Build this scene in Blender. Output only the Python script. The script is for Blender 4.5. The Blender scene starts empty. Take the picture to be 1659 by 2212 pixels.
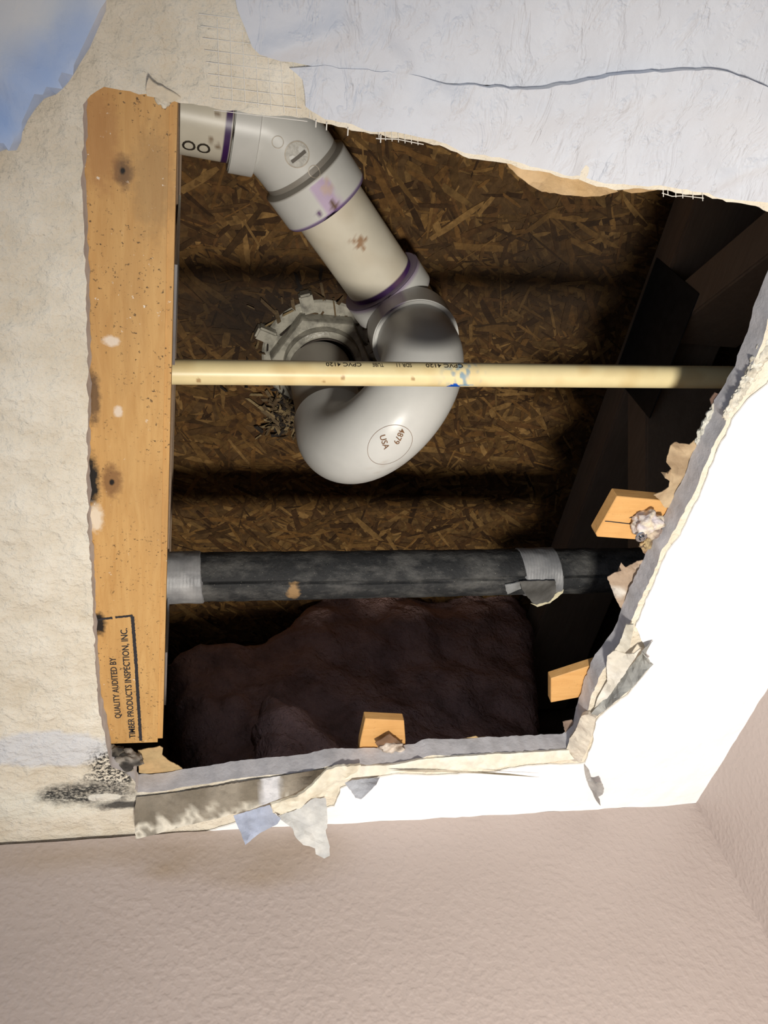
import bpy, bmesh, math, random
import numpy as np
from mathutils import Vector, Matrix, noise
from mathutils.geometry import delaunay_2d_cdt
from mathutils.bvhtree import BVHTree

random.seed(7)
scene = bpy.context.scene
col = scene.collection

# ------------------------------------------------------------------ camera
Z0 = 2.44            # underside of the ceiling above the floor
H = 0.40             # the phone is this far below the ceiling
F = 1840.0           # focal length in pixels of the 1659 x 2212 frame
CX, CY = 829.5, 1106.0
RC = np.array([[0.9713925161501928, -0.16436952560578744, -0.1714037298880205],
               [0.030649576765364235, 0.80249899189481, -0.5958657327384397],
               [0.23549348825710903, 0.5735660616353987, 0.7845793713376339]])
cam = bpy.data.cameras.new('camera')
camo = bpy.data.objects.new('camera', cam)
col.objects.link(camo)
cam.sensor_fit = 'HORIZONTAL'
cam.sensor_width = 36.0
cam.lens = F / 1659.0 * 36.0
cam.clip_start = 0.01
right, down, fwd = RC[0], RC[1], RC[2]
m = Matrix(((right[0], -down[0], -fwd[0], 0), (right[1], -down[1], -fwd[1], 0), (right[2], -down[2], -fwd[2], Z0 - H), (0, 0, 0, 1)))
camo.matrix_world = m
scene.camera = camo

# ------------------------------------------------------------------ light
world = bpy.data.worlds.new('World')
scene.world = world
world.use_nodes = True
bg = world.node_tree.nodes['Background']
bg.inputs[0].default_value = (0.66, 0.78, 1.0, 1)
bg.inputs[1].default_value = 0.55
sp = bpy.data.lights.new('hand_torch', 'SPOT')
sp.energy = 42
sp.color = (1.0, 0.945, 0.86)
sp.shadow_soft_size = 0.048
sp.spot_size = math.radians(94)
sp.spot_blend = 1.0
spo = bpy.data.objects.new('hand_torch', sp)
col.objects.link(spo)
spo.location = (0.07, 0.13, Z0 - 0.85)
tgt = Vector((0.40, 0.50, Z0))
spo.rotation_euler = (tgt - spo.location).to_track_quat('-Z', 'Y').to_euler()
vs = scene.view_settings
vs.view_transform = 'Standard'
vs.look = 'None'
vs.gamma = 1.0
vs.use_curve_mapping = False
vs.exposure = 0.0

# ------------------------------------------------------------------ pixel helpers (local frame: ceiling underside at z = 0)
def ray(x, y):
    return RC.T @ np.array([(x - CX) / F, (y - CY) / F, 1.0])
def at(x, y, z=0.0):
    d = ray(x, y); p = d * (H + z) / d[2]
    return (p[0], p[1], z)
def at_y(x, y, Y):
    d = ray(x, y); p = d * Y / d[1]
    return (p[0], p[1], p[2] - H)
def at_x(x, y, X):
    d = ray(x, y); p = d * X / d[0]
    return (p[0], p[1], p[2] - H)

# ------------------------------------------------------------------ colour and materials
def lin(r, g, b):
    f = lambda c: ((c / 255 + 0.055) / 1.055) ** 2.4 if c > 10 else c / 255 / 12.92
    return (f(r), f(g), f(b))

class Nodes:
    def __init__(s, name):
        s.m = bpy.data.materials.new(name); s.m.use_nodes = True
        s.t = s.m.node_tree; s.n = s.t.nodes; s.b = s.n['Principled BSDF']
        s.pos = s.n.new('ShaderNodeNewGeometry').outputs['Position']
    def link(s, a, b): s.t.links.new(a, b)
    def put(s, v, sock):
        if hasattr(v, 'links') or isinstance(v, bpy.types.NodeSocket): s.link(v, sock)
        else: sock.default_value = v
    def math(s, op, a, b=0.0, c=0.0, clamp=False):
        n = s.n.new('ShaderNodeMath'); n.operation = op; n.use_clamp = clamp
        s.put(a, n.inputs[0]); s.put(b, n.inputs[1]); s.put(c, n.inputs[2]); return n.outputs[0]
    def vmath(s, op, a, b):
        n = s.n.new('ShaderNodeVectorMath'); n.operation = op
        s.put(a, n.inputs[0]); s.put(b, n.inputs[1])
        return n.outputs['Value'] if op in ('LENGTH', 'DOT_PRODUCT') else n.outputs['Vector']
    def noise(s, scale, detail=4, rough=0.55, stretch=(1, 1, 1), dist=0.0):
        v = s.vmath('MULTIPLY', s.pos, stretch)
        n = s.n.new('ShaderNodeTexNoise'); s.link(v, n.inputs['Vector'])
        n.inputs['Scale'].default_value = scale; n.inputs['Detail'].default_value = detail
        n.inputs['Roughness'].default_value = rough; n.inputs['Distortion'].default_value = dist
        return n.outputs['Fac']
    def voro(s, scale):
        n = s.n.new('ShaderNodeTexVoronoi'); s.link(s.pos, n.inputs['Vector']); n.inputs['Scale'].default_value = scale
        return n.outputs['Distance']
    def ramp(s, v, lo, hi, a=0.0, b=1.0):
        n = s.n.new('ShaderNodeMapRange'); n.clamp = True; s.put(v, n.inputs[0])
        for i, q in enumerate((lo, hi, a, b)): n.inputs[i + 1].default_value = q
        return n.outputs[0]
    def mix(s, f, a, b, mode='MIX'):
        n = s.n.new('ShaderNodeMix'); n.data_type = 'RGBA'; n.blend_type = mode
        s.put(f, n.inputs[0]); s.put(a if not isinstance(a, tuple) else (*a[:3], 1), n.inputs[6])
        s.put(b if not isinstance(b, tuple) else (*b[:3], 1), n.inputs[7]); return n.outputs[2]
    def spot(s, c, r, k=0.8, ns=80, soft=0.5):
        d = s.vmath('LENGTH', s.vmath('DIVIDE', s.vmath('SUBTRACT', s.pos, (c[0], c[1], c[2] + Z0)), r), (0, 0, 0))
        nz = s.math('MULTIPLY', s.math('SUBTRACT', s.noise(ns, 6, 0.65), 0.5), k)
        return s.ramp(s.math('ADD', s.math('SUBTRACT', 1.0, d), nz), 0.0, soft)
    def bump(s, items):
        prev = None
        for v, strength, dist in items:
            n = s.n.new('ShaderNodeBump'); s.link(v, n.inputs['Height'])
            n.inputs['Strength'].default_value = strength; n.inputs['Distance'].default_value = dist
            if prev: s.link(prev, n.inputs['Normal'])
            prev = n.outputs[0]
        s.link(prev, s.b.inputs['Normal'])
    def attr(s, name='Col'):
        n = s.n.new('ShaderNodeAttribute'); n.attribute_name = name; return n.outputs['Color']
    def done(s, c, rough=0.6, metal=0.0, spec=0.5):
        s.put(c if not isinstance(c, tuple) else (*c[:3], 1), s.b.inputs['Base Color'])
        s.put(rough, s.b.inputs['Roughness']); s.b.inputs['Metallic'].default_value = metal
        s.b.inputs['Specular IOR Level'].default_value = spec
        return s.m

def simple(name, c, rough=0.6, var=0.25, vscale=60, bumps=((300, 0.3, 0.001),), metal=0.0, vcol=False, stretch=(1, 1, 1), spec=0.5):
    k = Nodes(name)
    base = k.attr() if vcol else c
    nz = k.ramp(k.noise(vscale, 6, 0.6, stretch), 0.3, 0.7, 1 - var, 1 + var * 0.4)
    cc = k.mix(1.0, base, k.mix(nz, (0, 0, 0), (1, 1, 1)), 'MULTIPLY')
    if bumps: k.bump([(k.noise(sc, 5, 0.6, stretch), st, di) for sc, st, di in bumps])
    return k.done(cc, rough, metal, spec)

M = {}
# bare gypsum and old skim coat
k = Nodes('bare_gypsum')
n1 = k.noise(35, 6, 0.6); n2 = k.noise(260, 5, 0.6)
c = k.mix(k.ramp(n1, 0.35, 0.68), lin(212, 201, 180), lin(230, 223, 207))
c = k.mix(k.ramp(n2, 0.62, 0.75, 0, 0.35), c, lin(168, 155, 132))
c = k.mix(k.math('MULTIPLY', k.spot(at(110, 1620), (0.05, 0.022, 0.05), 1.0, 40, 0.25), 0.8), c, lin(206, 208, 212))
c = k.mix(k.math('MULTIPLY', k.spot(at(60, 1740), (0.06, 0.02, 0.05), 1.0, 40, 0.35), 0.7), c, lin(226, 222, 206))
mold = k.math('MULTIPLY', k.spot(at(190, 1712), (0.040, 0.017, 0.03), 1.3, 55, 0.55), k.ramp(k.noise(330, 6, 0.75, (1, 1.3, 1)), 0.28, 0.54))
c = k.mix(k.math('MULTIPLY', mold, 0.97), c, lin(28, 29, 30))
mold2 = k.math('MULTIPLY', k.spot(at(245, 1660), (0.022, 0.03, 0.03), 1.4, 90, 0.4), k.ramp(k.noise(420, 6, 0.75), 0.45, 0.55))
c = k.mix(mold2, c, lin(35, 34, 33))
mold3 = k.math('MULTIPLY', k.spot(at(270, 1738), (0.03, 0.006, 0.03), 1.2, 90, 0.5), 0.9)
c = k.mix(mold3, c, lin(30, 30, 31))
c = k.mix(k.math('MULTIPLY', k.spot(at(225, 1722), (0.012, 0.005, 0.03), 0.9, 120, 0.2), 0.9), c, lin(222, 217, 204))
k.bump([(n1, 0.6, 0.010), (k.noise(110, 4, 0.55), 0.6, 0.005), (n2, 0.45, 0.0018)])
M['gypsum'] = k.done(c, 0.9)
M['core'] = simple('drywall_core', lin(206, 204, 206), 0.85, 0.3, 55, ((90, 0.35, 0.002), (500, 0.25, 0.0006)))
# ceiling paint
def paint(name, c1, c2, tint=None, rel=1.0):
    k = Nodes(name)
    c = k.mix(k.ramp(k.noise(18, 4), 0.3, 0.7), c1, c2)
    if tint:
        c = k.mix(k.ramp(k.noise(14, 3), 0.4, 0.7), c, tint)
        for q in ((205, 60), (170, 120), (120, 190), (60, 200), (50, 260), (15, 290), (10, 230), (90, 150)):   # bluer spots along the torn edge of the patch
            c = k.mix(k.math('MULTIPLY', k.spot(at(*q), (0.017, 0.017, 0.05), 0.6, 40, 1.0), 0.6), c, lin(150, 180, 226))
    st = k.noise(70, 4, 0.6, (1.0, 0.45, 1), 0.6)
    k.bump([(k.noise(22, 4, 0.5), 0.5, 0.008), (k.ramp(st, 0.52, 0.76), 0.5 * rel, 0.0024), (k.ramp(k.noise(150, 3, 0.5), 0.58, 0.74), 0.35 * rel, 0.0018), (k.noise(420, 4, 0.6), 0.25, 0.0007)])
    return k.done(c, 0.55, 0, 0.35)
M['paint'] = paint('ceiling_paint', lin(198, 201, 208), lin(206, 208, 213))
M['paint_blue'] = paint('bluish_white_paint', lin(216, 214, 210), lin(224, 222, 218), lin(206, 210, 218), 0.2)
M['paint_white'] = paint('white_ceiling_paint', lin(240, 240, 240), lin(245, 245, 245), None, 0.12)
# wall
k = Nodes('wall_paint')
c = k.mix(k.ramp(k.noise(6, 4), 0.3, 0.7), lin(182, 168, 160), lin(189, 175, 167))
stn = None
for (q, r) in (((380, 1860), (0.05, 0.05, 0.022)), ((600, 1850), (0.08, 0.05, 0.028)), ((150, 1850), (0.10, 0.05, 0.016)), ((560, 1895), (0.05, 0.05, 0.014)), ((355, 1880), (0.02, 0.05, 0.010))):
    p = at_y(*q, 0.606)
    sm = k.spot(p, r, 0.7, 26, 1.0)
    c = k.mix(k.math('MULTIPLY', sm, 0.42), c, lin(158, 136, 106))
or1 = k.ramp(k.noise(250, 1, 0.4), 0.40, 0.72)
k.bump([(k.noise(25, 3), 0.25, 0.004), (or1, 0.32, 0.0009), (k.noise(650, 3), 0.2, 0.0004)])
M['wall'] = k.done(c, 0.5, 0, 0.4)
M['floor'] = simple('floor_boards', lin(150, 130, 110), 0.5)
# osb
k = Nodes('osb_strand')
dark_left = k.spot(at(560, 680, 0.37), (0.15, 0.075, 0.2), 0.7, 22, 0.8)  # darker patch left of the trap
dark_right = k.spot(at(1180, 620, 0.37), (0.16, 0.10, 0.2), 0.9, 18, 0.8)  # darker area on the right of the board
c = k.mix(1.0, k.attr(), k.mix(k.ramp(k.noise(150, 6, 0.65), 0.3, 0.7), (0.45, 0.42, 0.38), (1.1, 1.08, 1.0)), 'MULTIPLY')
c = k.mix(k.math('MULTIPLY', dark_left, 0.82), c, (0.018, 0.013, 0.010))
c = k.mix(k.math('MULTIPLY', dark_right, 0.7), c, (0.03, 0.02, 0.013))
k.bump([(k.noise(220, 5, 0.65), 0.6, 0.0015)])
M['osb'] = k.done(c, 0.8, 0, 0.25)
# timber
def timber(name, c1, c2, dark, spots=(), specks=0.0, axis=(9, 1.0, 9), splatter=False):
    k = Nodes(name)
    g = k.noise(26, 6, 0.6, axis, 0.8)
    c = k.mix(k.ramp(g, 0.3, 0.7), c1, c2)
    c = k.mix(k.ramp(k.noise(12, 4, 0.6, (2, 0.6, 2)), 0.5, 0.75, 0, 0.5), c, dark)
    if specks:
        sk = k.math('MULTIPLY', k.ramp(k.noise(520, 3, 0.6), 0.62, 0.70), k.ramp(k.noise(24, 3), 0.38, 0.55))
        c = k.mix(k.math('MULTIPLY', sk, specks), c, lin(52, 40, 30))
    for cc, r, colr, am in spots:
        c = k.mix(k.math('MULTIPLY', k.spot(cc, r, 1.1, 230, 0.5), am), c, colr)
    if splatter:
        sp_ = k.math('MULTIPLY', k.ramp(k.noise(240, 4, 0.7), 0.665, 0.70), k.ramp(k.noise(30, 2), 0.5, 0.58))
        c = k.mix(sp_, c, lin(226, 216, 200))
    k.bump([(g, 0.2, 0.0012), (k.noise(300, 4, 0.6, axis), 0.2, 0.0006)])
    return k.done(c, 0.6, 0, 0.35)
M['chord'] = timber('truss_pine', lin(188, 144, 86), lin(204, 163, 104), lin(160, 122, 76), (
    (at(265, 372, 0.016), (0.0055, 0.009, 0.02), lin(98, 72, 50), 0.85), (at(265, 370, 0.016), (0.0016, 0.0022, 0.02), lin(18, 14, 10), 1.0),
    (at(241, 1040, 0.016), (0.007, 0.014, 0.02), lin(120, 84, 52), 0.8), (at(241, 1043, 0.016), (0.0018, 0.0026, 0.02), lin(20, 14, 10), 1.0),
    (at(215, 300, 0.016), (0.010, 0.03, 0.02), lin(168, 122, 74), 0.6), (at(330, 400, 0.016), (0.012, 0.03, 0.02), lin(150, 120, 80), 0.5),
    (at(240, 738, 0.016), (0.005, 0.004, 0.02), lin(225, 212, 196), 0.9), (at(255, 890, 0.016), (0.003, 0.004, 0.02), lin(225, 212, 196), 0.8),
    (at(195, 1040, 0.016), (0.006, 0.022, 0.02), lin(26, 22, 18), 1.0), (at(212, 1350, 0.016), (0.006, 0.012, 0.02), lin(30, 24, 20), 1.0),
    (at(200, 860, 0.016), (0.005, 0.02, 0.02), lin(78, 58, 44), 0.8),
    (at(205, 1120, 0.016), (0.006, 0.012, 0.02), lin(224, 212, 192), 0.9)), 0.85, (9, 1, 9), True)
M['timber'] = timber('rough_pine', lin(140, 120, 100), lin(156, 134, 112), lin(112, 96, 80))
M['block'] = timber('lath_pine', lin(204, 154, 92), lin(216, 168, 106), lin(190, 140, 82), (), 0.2, (1.2, 9, 9))
M['stamp'] = simple('stamp_ink', lin(38, 38, 44), 0.6, 0.5, 500, ())
# plumbing
M['pvc'] = simple('pvc', None, 0.36, 0.10, 25, ((90, 0.05, 0.001),), vcol=True)
M['cpvc'] = simple('cpvc', None, 0.38, 0.08, 50, ((200, 0.05, 0.0005),), vcol=True)
M['ink'] = simple('pipe_ink', lin(60, 52, 42), 0.6, 0.5, 600, ())
M['emboss'] = simple('moulded_mark', lin(196, 186, 170), 0.4, 0.3, 200, ())
M['dirt'] = simple('brown_dirt', lin(128, 92, 60), 0.8, 0.4, 400, ())
k = Nodes('black_foam')
nn = k.noise(420, 5, 0.6)
c = k.mix(k.ramp(k.noise(60, 6, 0.7, (0.5, 1, 1)), 0.45, 0.72), lin(36, 37, 38), lin(92, 91, 88))
c = k.mix(k.ramp(k.noise(900, 2), 0.71, 0.75), c, lin(150, 146, 134))
c = k.mix(k.spot(at(632, 1272, 0.11), (0.007, 0.01, 0.01), 1.0, 200, 0.3), c, lin(150, 120, 82))
k.bump([(nn, 0.5, 0.0012), (k.noise(90, 4, 0.6), 0.4, 0.003)])
M['foam'] = k.done(c, 0.75, 0, 0.4)
k = Nodes('duct_tape')
c = k.mix(k.ramp(k.noise(60, 4), 0.35, 0.7), lin(118, 119, 121), lin(158, 158, 158))
w = k.n.new('ShaderNodeTexWave'); k.link(k.pos, w.inputs['Vector']); w.inputs['Scale'].default_value = 120; w.bands_direction = 'X'
k.bump([(w.outputs['Fac'], 0.12, 0.0006), (k.noise(140, 4), 0.3, 0.0015)])
M['tape'] = k.done(c, 0.5, 0.1, 0.5)
M['tape_glue'] = simple('tape_adhesive', lin(62, 60, 57), 0.6, 0.4, 120)
M['drain'] = simple('dirty_drain_plastic', lin(176, 172, 158), 0.3, 0.6, 90, ((160, 0.4, 0.0015),))
M['dark'] = simple('drain_inside', lin(58, 48, 40), 0.7)
M['steel'] = simple('steel', lin(190, 192, 195), 0.25, 0.1, 80, (), metal=1.0)
M['insul'] = simple('pink_fibreglass', lin(198, 162, 153), 0.95, 0.5, 22, ((60, 0.8, 0.01), (240, 0.6, 0.003)), spec=0.1)
# paper and scraps: colour from the mesh
M['paper'] = simple('torn_paper', None, 0.85, 0.18, 140, ((200, 0.5, 0.0015), (600, 0.3, 0.0005)), vcol=True)
M['thread'] = simple('glass_fibre', lin(226, 222, 212), 0.6, 0.1, 50, ())
M['crumb'] = simple('gypsum_crumb', None, 0.9, 0.45, 200, ((300, 0.7, 0.0015),), vcol=True)

# ------------------------------------------------------------------ object helpers
def link(name, me, mat, parent=None):
    o = bpy.data.objects.new(name, me)
    if mat is not None: me.materials.append(M[mat] if isinstance(mat, str) else mat)
    col.objects.link(o)
    if parent is not None: o.parent = parent
    else: o.location = (0, 0, Z0)
    return o
def tag(o, label=None, cat=None, group=None, kind=None):
    if label: o['label'] = label
    if cat: o['category'] = cat
    if group: o['group'] = group
    if kind: o['kind'] = kind
    return o
def thing(name, label, cat, group=None):
    o = bpy.data.objects.new(name, None); col.objects.link(o); o.location = (0, 0, Z0)
    o.empty_display_size = 0.02
    return tag(o, label, cat, group)
def mesh(name, verts, faces, smooth=False, cols=None):
    me = bpy.data.meshes.new(name)
    me.from_pydata([tuple(v) for v in verts], [], faces)
    me.validate(clean_customdata=False)
    if smooth:
        for p in me.polygons: p.use_smooth = True
    if cols is not None:
        a = me.color_attributes.new('Col', 'FLOAT_COLOR', 'POINT')
        a.data.foreach_set('color', [q for c_ in cols for q in (*c_[:3], 1.0)])
    me.update()
    return me
def bm_mesh(name, bm, smooth=False):
    bmesh.ops.recalc_face_normals(bm, faces=bm.faces)
    me = bpy.data.meshes.new(name); bm.to_mesh(me); bm.free()
    if smooth:
        for p in me.polygons: p.use_smooth = True
    return me
def box_bm(c, s, bev=0.0, rot=None, bm=None):
    own = bmesh.new()
    bmesh.ops.create_cube(own, size=1)
    for v in own.verts: v.co = Vector((v.co.x * s[0], v.co.y * s[1], v.co.z * s[2]))
    if bev: bmesh.ops.bevel(own, geom=list(own.edges), offset=bev, segments=2, affect='EDGES')
    M4 = Matrix.Translation(Vector(c)) @ (rot.to_4x4() if rot is not None else Matrix.Identity(4))
    own.transform(M4)
    if bm is None: return own
    tmp = bpy.data.meshes.new('t'); own.to_mesh(tmp); own.free(); bm.from_mesh(tmp); bpy.data.meshes.remove(tmp)
    return bm
def nz(x, y, z=0.0, s=1.0): return noise.noise(Vector((x * s, y * s, z * s)))

def densify(poly, step, jit=0.0, seed=0.0):
    out = []
    n = len(poly)
    for i in range(n):
        a = Vector(poly[i][:2]); b = Vector(poly[(i + 1) % n][:2])
        L = (b - a).length; kk = max(1, int(L / step)); d = (b - a)
        nn = Vector((-d.y, d.x)).normalized() if L > 0 else Vector((0, 0))
        for j in range(kk):
            p = a + d * (j / kk)
            q = jit * (nz(p.x, p.y, seed, 130) + 0.6 * nz(p.x, p.y, seed + 3, 420))
            out.append(p + nn * q)
    return out
def inside(P, poly):
    x, y = P[:, 0], P[:, 1]; r = np.zeros(len(P), bool); n = len(poly); pa = np.array([(q[0], q[1]) for q in poly])
    j = n - 1
    for i in range(n):
        xi, yi = pa[i]; xj, yj = pa[j]
        cnd = ((yi > y) != (yj > y)) & (x < (xj - xi) * (y - yi) / (yj - yi + 1e-15) + xi)
        r ^= cnd; j = i
    return r
def sheet(name, outer, zf, thick, spacing, mat, parent=None, hole=None, box=None, colf=None, smooth=True, kind=None, side=None):
    """slab in the ceiling plane with a traced outline: zf(x,y) underside, thick up to the top side"""
    loops = [outer] + ([hole] if hole else [])
    V = []; E = []
    for lp in loops:
        s0 = len(V); V += [Vector((p[0], p[1])) for p in lp]
        E += [(s0 + i, s0 + (i + 1) % len(lp)) for i in range(len(lp))]
    bp = np.array([(p.x, p.y) for p in V])
    x0, y0, x1, y1 = box or (bp[:, 0].min(), bp[:, 1].min(), bp[:, 0].max(), bp[:, 1].max())
    gx = np.arange(x0 + spacing / 2, x1, spacing); gy = np.arange(y0 + spacing / 2, y1, spacing)
    G = np.array([(a + (spacing * 0.5 if j % 2 else 0), b) for j, b in enumerate(gy) for a in gx]) if len(gx) and len(gy) else np.zeros((0, 2))
    if len(G):
        ok = inside(G, outer)
        if hole: ok &= ~inside(G, hole)
        G = G[ok]
        keep = np.ones(len(G), bool)
        for ch in range(0, len(bp), 200):
            d = ((G[:, None, :] - bp[None, ch:ch + 200, :]) ** 2).sum(2).min(1); keep &= d > (0.55 * spacing) ** 2
        V += [Vector(g) for g in G[keep]]
    vv, ee, ff, _, _, _ = delaunay_2d_cdt(V, E, [], 0, 1e-7)
    P = np.array([(v.x, v.y) for v in vv]); T = np.array(ff)
    cen = P[T].mean(1); ok = inside(cen, outer)
    if hole: ok &= ~inside(cen, hole)
    T = T[ok]
    n = len(P)
    vb = [(p[0], p[1], zf(p[0], p[1])) for p in P]
    vt = [(p[0], p[1], b[2] + thick) for p, b in zip(P, vb)]
    faces = [(t[0], t[2], t[1]) for t in T.tolist()] + [(t[0] + n, t[1] + n, t[2] + n) for t in T.tolist()]
    cnt = {}
    for t in T.tolist():
        for a, b in ((t[0], t[1]), (t[1], t[2]), (t[2], t[0])):
            if (b, a) in cnt: del cnt[(b, a)]
            else: cnt[(a, b)] = 1
    faces += [(a, b, b + n, a + n) for a, b in cnt]
    cols = None
    if colf:
        cb = [colf(*v) for v in vb]; cols = cb + cb
    me = mesh(name, vb + vt, faces, False, cols)
    if side: me.materials.append(M[mat]); me.materials.append(M[side]); me.polygons.foreach_set('material_index', [0 if len(p.vertices) == 3 else 1 for p in me.polygons])
    if smooth:
        me.polygons.foreach_set('use_smooth', [True] * len(me.polygons)); me.set_sharp_from_angle(angle=math.radians(50))
    o = link(name, me, None if side else mat, parent)
    if kind: o['kind'] = kind
    return o
def pxpoly(pts, z=0.0): return [at(x, y, z)[:2] for x, y in pts]

def flap(name, pts, mat, parent, c1, c2=None, thick=0.0006, sub=10, bump=0.001, colf=None, seed=0):
    """torn paper piece: 3D outline points, filled, subdivided and crumpled; real thickness"""
    pts = [Vector(p) for p in pts]
    cen = sum(pts, Vector()) / len(pts)
    nrm = Vector()
    for i in range(len(pts)): nrm += (pts[i] - cen).cross(pts[(i + 1) % len(pts)] - cen)
    nrm.normalize()
    if nrm.z > 0: nrm = -nrm
    u = (pts[1] - pts[0]).normalized(); u = (u - nrm * u.dot(nrm)).normalized(); w = nrm.cross(u)
    dense = []
    for i in range(len(pts)):
        a, b = pts[i], pts[(i + 1) % len(pts)]; L = (b - a).length; kk = max(1, int(L / 0.002))
        for j in range(kk):
            p = a.lerp(b, j / kk)
            dense.append(p + (cen - p).normalized() * 0.0007 * nz(p.x, p.y, p.z + seed, 500))
    q2 = [Vector(((p - cen).dot(u), (p - cen).dot(w))) for p in dense]
    h = [(p - cen).dot(nrm) for p in dense]
    xs = [q.x for q in q2]; ys = [q.y for q in q2]; sp_ = 0.003
    G = np.array([(a, b) for a in np.arange(min(xs), max(xs), sp_) for b in np.arange(min(ys), max(ys), sp_)] or [(9, 9)])
    G = G[inside(G, q2)]
    bq = np.array([(q.x, q.y) for q in q2]); hq = np.array(h)
    V = list(q2); Hs = list(h)
    for g in G:
        d2 = ((bq - g) ** 2).sum(1)
        if d2.min() < (0.5 * sp_) ** 2: continue
        wt = 1 / (d2 + 1e-7) ** 1.5; V.append(Vector(g)); Hs.append(float((wt * hq).sum() / wt.sum()))
    vv, ee, ff, ov, _, _ = delaunay_2d_cdt(V, [(i, (i + 1) % len(q2)) for i in range(len(q2))], [], 0, 1e-7)
    P = np.array([(v.x, v.y) for v in vv]); T = np.array(ff); T = T[inside(P[T].mean(1), q2)]
    hh = [Hs[o[0]] if o else 0.0 for o in ov]
    W = []
    for v, z in zip(vv, hh):
        p = cen + u * v.x + w * v.y + nrm * z
        W.append(p + nrm * bump * (nz(p.x + seed, p.y, p.z, 90) + 0.5 * nz(p.x, p.y + seed, p.z, 300)))
    n = len(W)
    faces = [tuple(t) for t in T.tolist()] + [(t[0] + n, t[2] + n, t[1] + n) for t in T.tolist()]
    cnt = {}
    for t in T.tolist():
        for a, b in ((t[0], t[1]), (t[1], t[2]), (t[2], t[0])):
            if (b, a) in cnt: del cnt[(b, a)]
            else: cnt[(a, b)] = 1
    faces += [(b, a, a + n, b + n) for a, b in cnt]
    W2 = W + [p - nrm * thick for p in W]
    c2 = c2 or c1
    def cf(p):
        t = min(1, max(0, 0.5 + 1.4 * nz(p.x + seed, p.y, p.z, 70) + 0.6 * nz(p.x, p.y, p.z + seed, 260)))
        return tuple(a * (1 - t) + b * t for a, b in zip(c1, c2))
    cols = [(colf or cf)(p) for p in W2]
    return link(name, mesh(name, W2, faces, False, cols), mat, parent)

def sweep(path, radii, nseg=40, colf=None, cap=True, name='tube', wob=None):
    pts = [Vector(p) for p in path]
    n = len(pts); V = []; C = []
    tang = []
    for i in range(n):
        a = pts[max(0, i - 1)]; b = pts[min(n - 1, i + 1)]
        t = b - a
        if t.length < 1e-9: t = tang[-1] if tang else Vector((1, 0, 0))
        tang.append(t.normalized())
    ref = Vector((0, 0, 1)) if abs(tang[0].z) < 0.9 else Vector((1, 0, 0))
    u = (ref - tang[0] * ref.dot(tang[0])).normalized()
    s = 0.0
    for i in range(n):
        if i: s += (pts[i] - pts[i - 1]).length
        u = (u - tang[i] * u.dot(tang[i])).normalized(); w = tang[i].cross(u)
        for j in range(nseg):
            a = 2 * math.pi * j / nseg
            d = u * math.cos(a) + w * math.sin(a)
            r = radii[i] + (wob(s, a) if wob else 0.0)
            p = pts[i] + d * r
            V.append(p)
            if colf: C.append(colf(s, a, p))
    Fc = []
    for i in range(n - 1):
        for j in range(nseg):
            a = i * nseg + j; b = i * nseg + (j + 1) % nseg
            Fc.append((a, b, b + nseg, a + nseg))
    if cap:
        Fc.append(tuple(reversed(range(nseg)))); Fc.append(tuple(range((n - 1) * nseg, n * nseg)))
    me = mesh(name, V, Fc, True, C if colf else None)
    if len(pts) > 1:
        for p in me.polygons:
            if len(p.vertices) > 4: p.use_smooth = False
    try: me.set_sharp_from_angle(angle=math.radians(38))
    except Exception: pass
    return me
def line(a, b, step):
    a = Vector(a); b = Vector(b); kk = max(1, int((b - a).length / step))
    return [a.lerp(b, i / kk) for i in range(kk + 1)]
def bvh_of(o):
    return BVHTree.FromPolygons([v.co.copy() for v in o.data.vertices], [tuple(p.vertices) for p in o.data.polygons])

def text_mesh(s, size, xscale=1.0):
    cu = bpy.data.curves.new('txt', 'FONT'); cu.body = s; cu.size = size; cu.align_x = 'CENTER'; cu.align_y = 'CENTER'; cu.resolution_u = 3; cu.offset = size * 0.012
    o = bpy.data.objects.new('txt', cu); col.objects.link(o)
    dg = bpy.context.evaluated_depsgraph_get(); dg.update()
    me = bpy.data.meshes.new_from_object(o.evaluated_get(dg))
    bpy.data.objects.remove(o); bpy.data.curves.remove(cu)
    bm = bmesh.new(); bm.from_mesh(me); bpy.data.meshes.remove(me)
    bmesh.ops.triangulate(bm, faces=bm.faces)
    for v in bm.verts: v.co.x *= xscale
    return bm
def put_text(name, s, size, origin, xdir, ydir, mat, parent, target=None, off=0.0003, xscale=1.0, sub=0):
    bm = text_mesh(s, size, xscale)
    if target is not None:
        bmesh.ops.subdivide_edges(bm, edges=bm.edges, cuts=1, use_grid_fill=False)
    X = Vector(xdir).normalized(); Y = Vector(ydir); Y = (Y - X * Y.dot(X)).normalized(); Nn = X.cross(Y)
    for v in bm.verts:
        p = Vector(origin) + X * v.co.x + Y * v.co.y
        if target is not None:
            loc, nor, idx, d = target.ray_cast(p + Nn * 0.03, -Nn, 0.09)
            if loc is None: loc, nor, idx, d = target.find_nearest(p)
            p = loc + Nn * off
        v.co = p
    me = bpy.data.meshes.new(name); bm.to_mesh(me); bm.free()
    return link(name, me, mat, parent)

# ================================================================== SETTING
T = 0.016                     # drywall thickness
WY, WX = 0.606, 0.463         # faces of the far wall and the right wall
ZS = 0.372                    # underside of the subfloor

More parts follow.
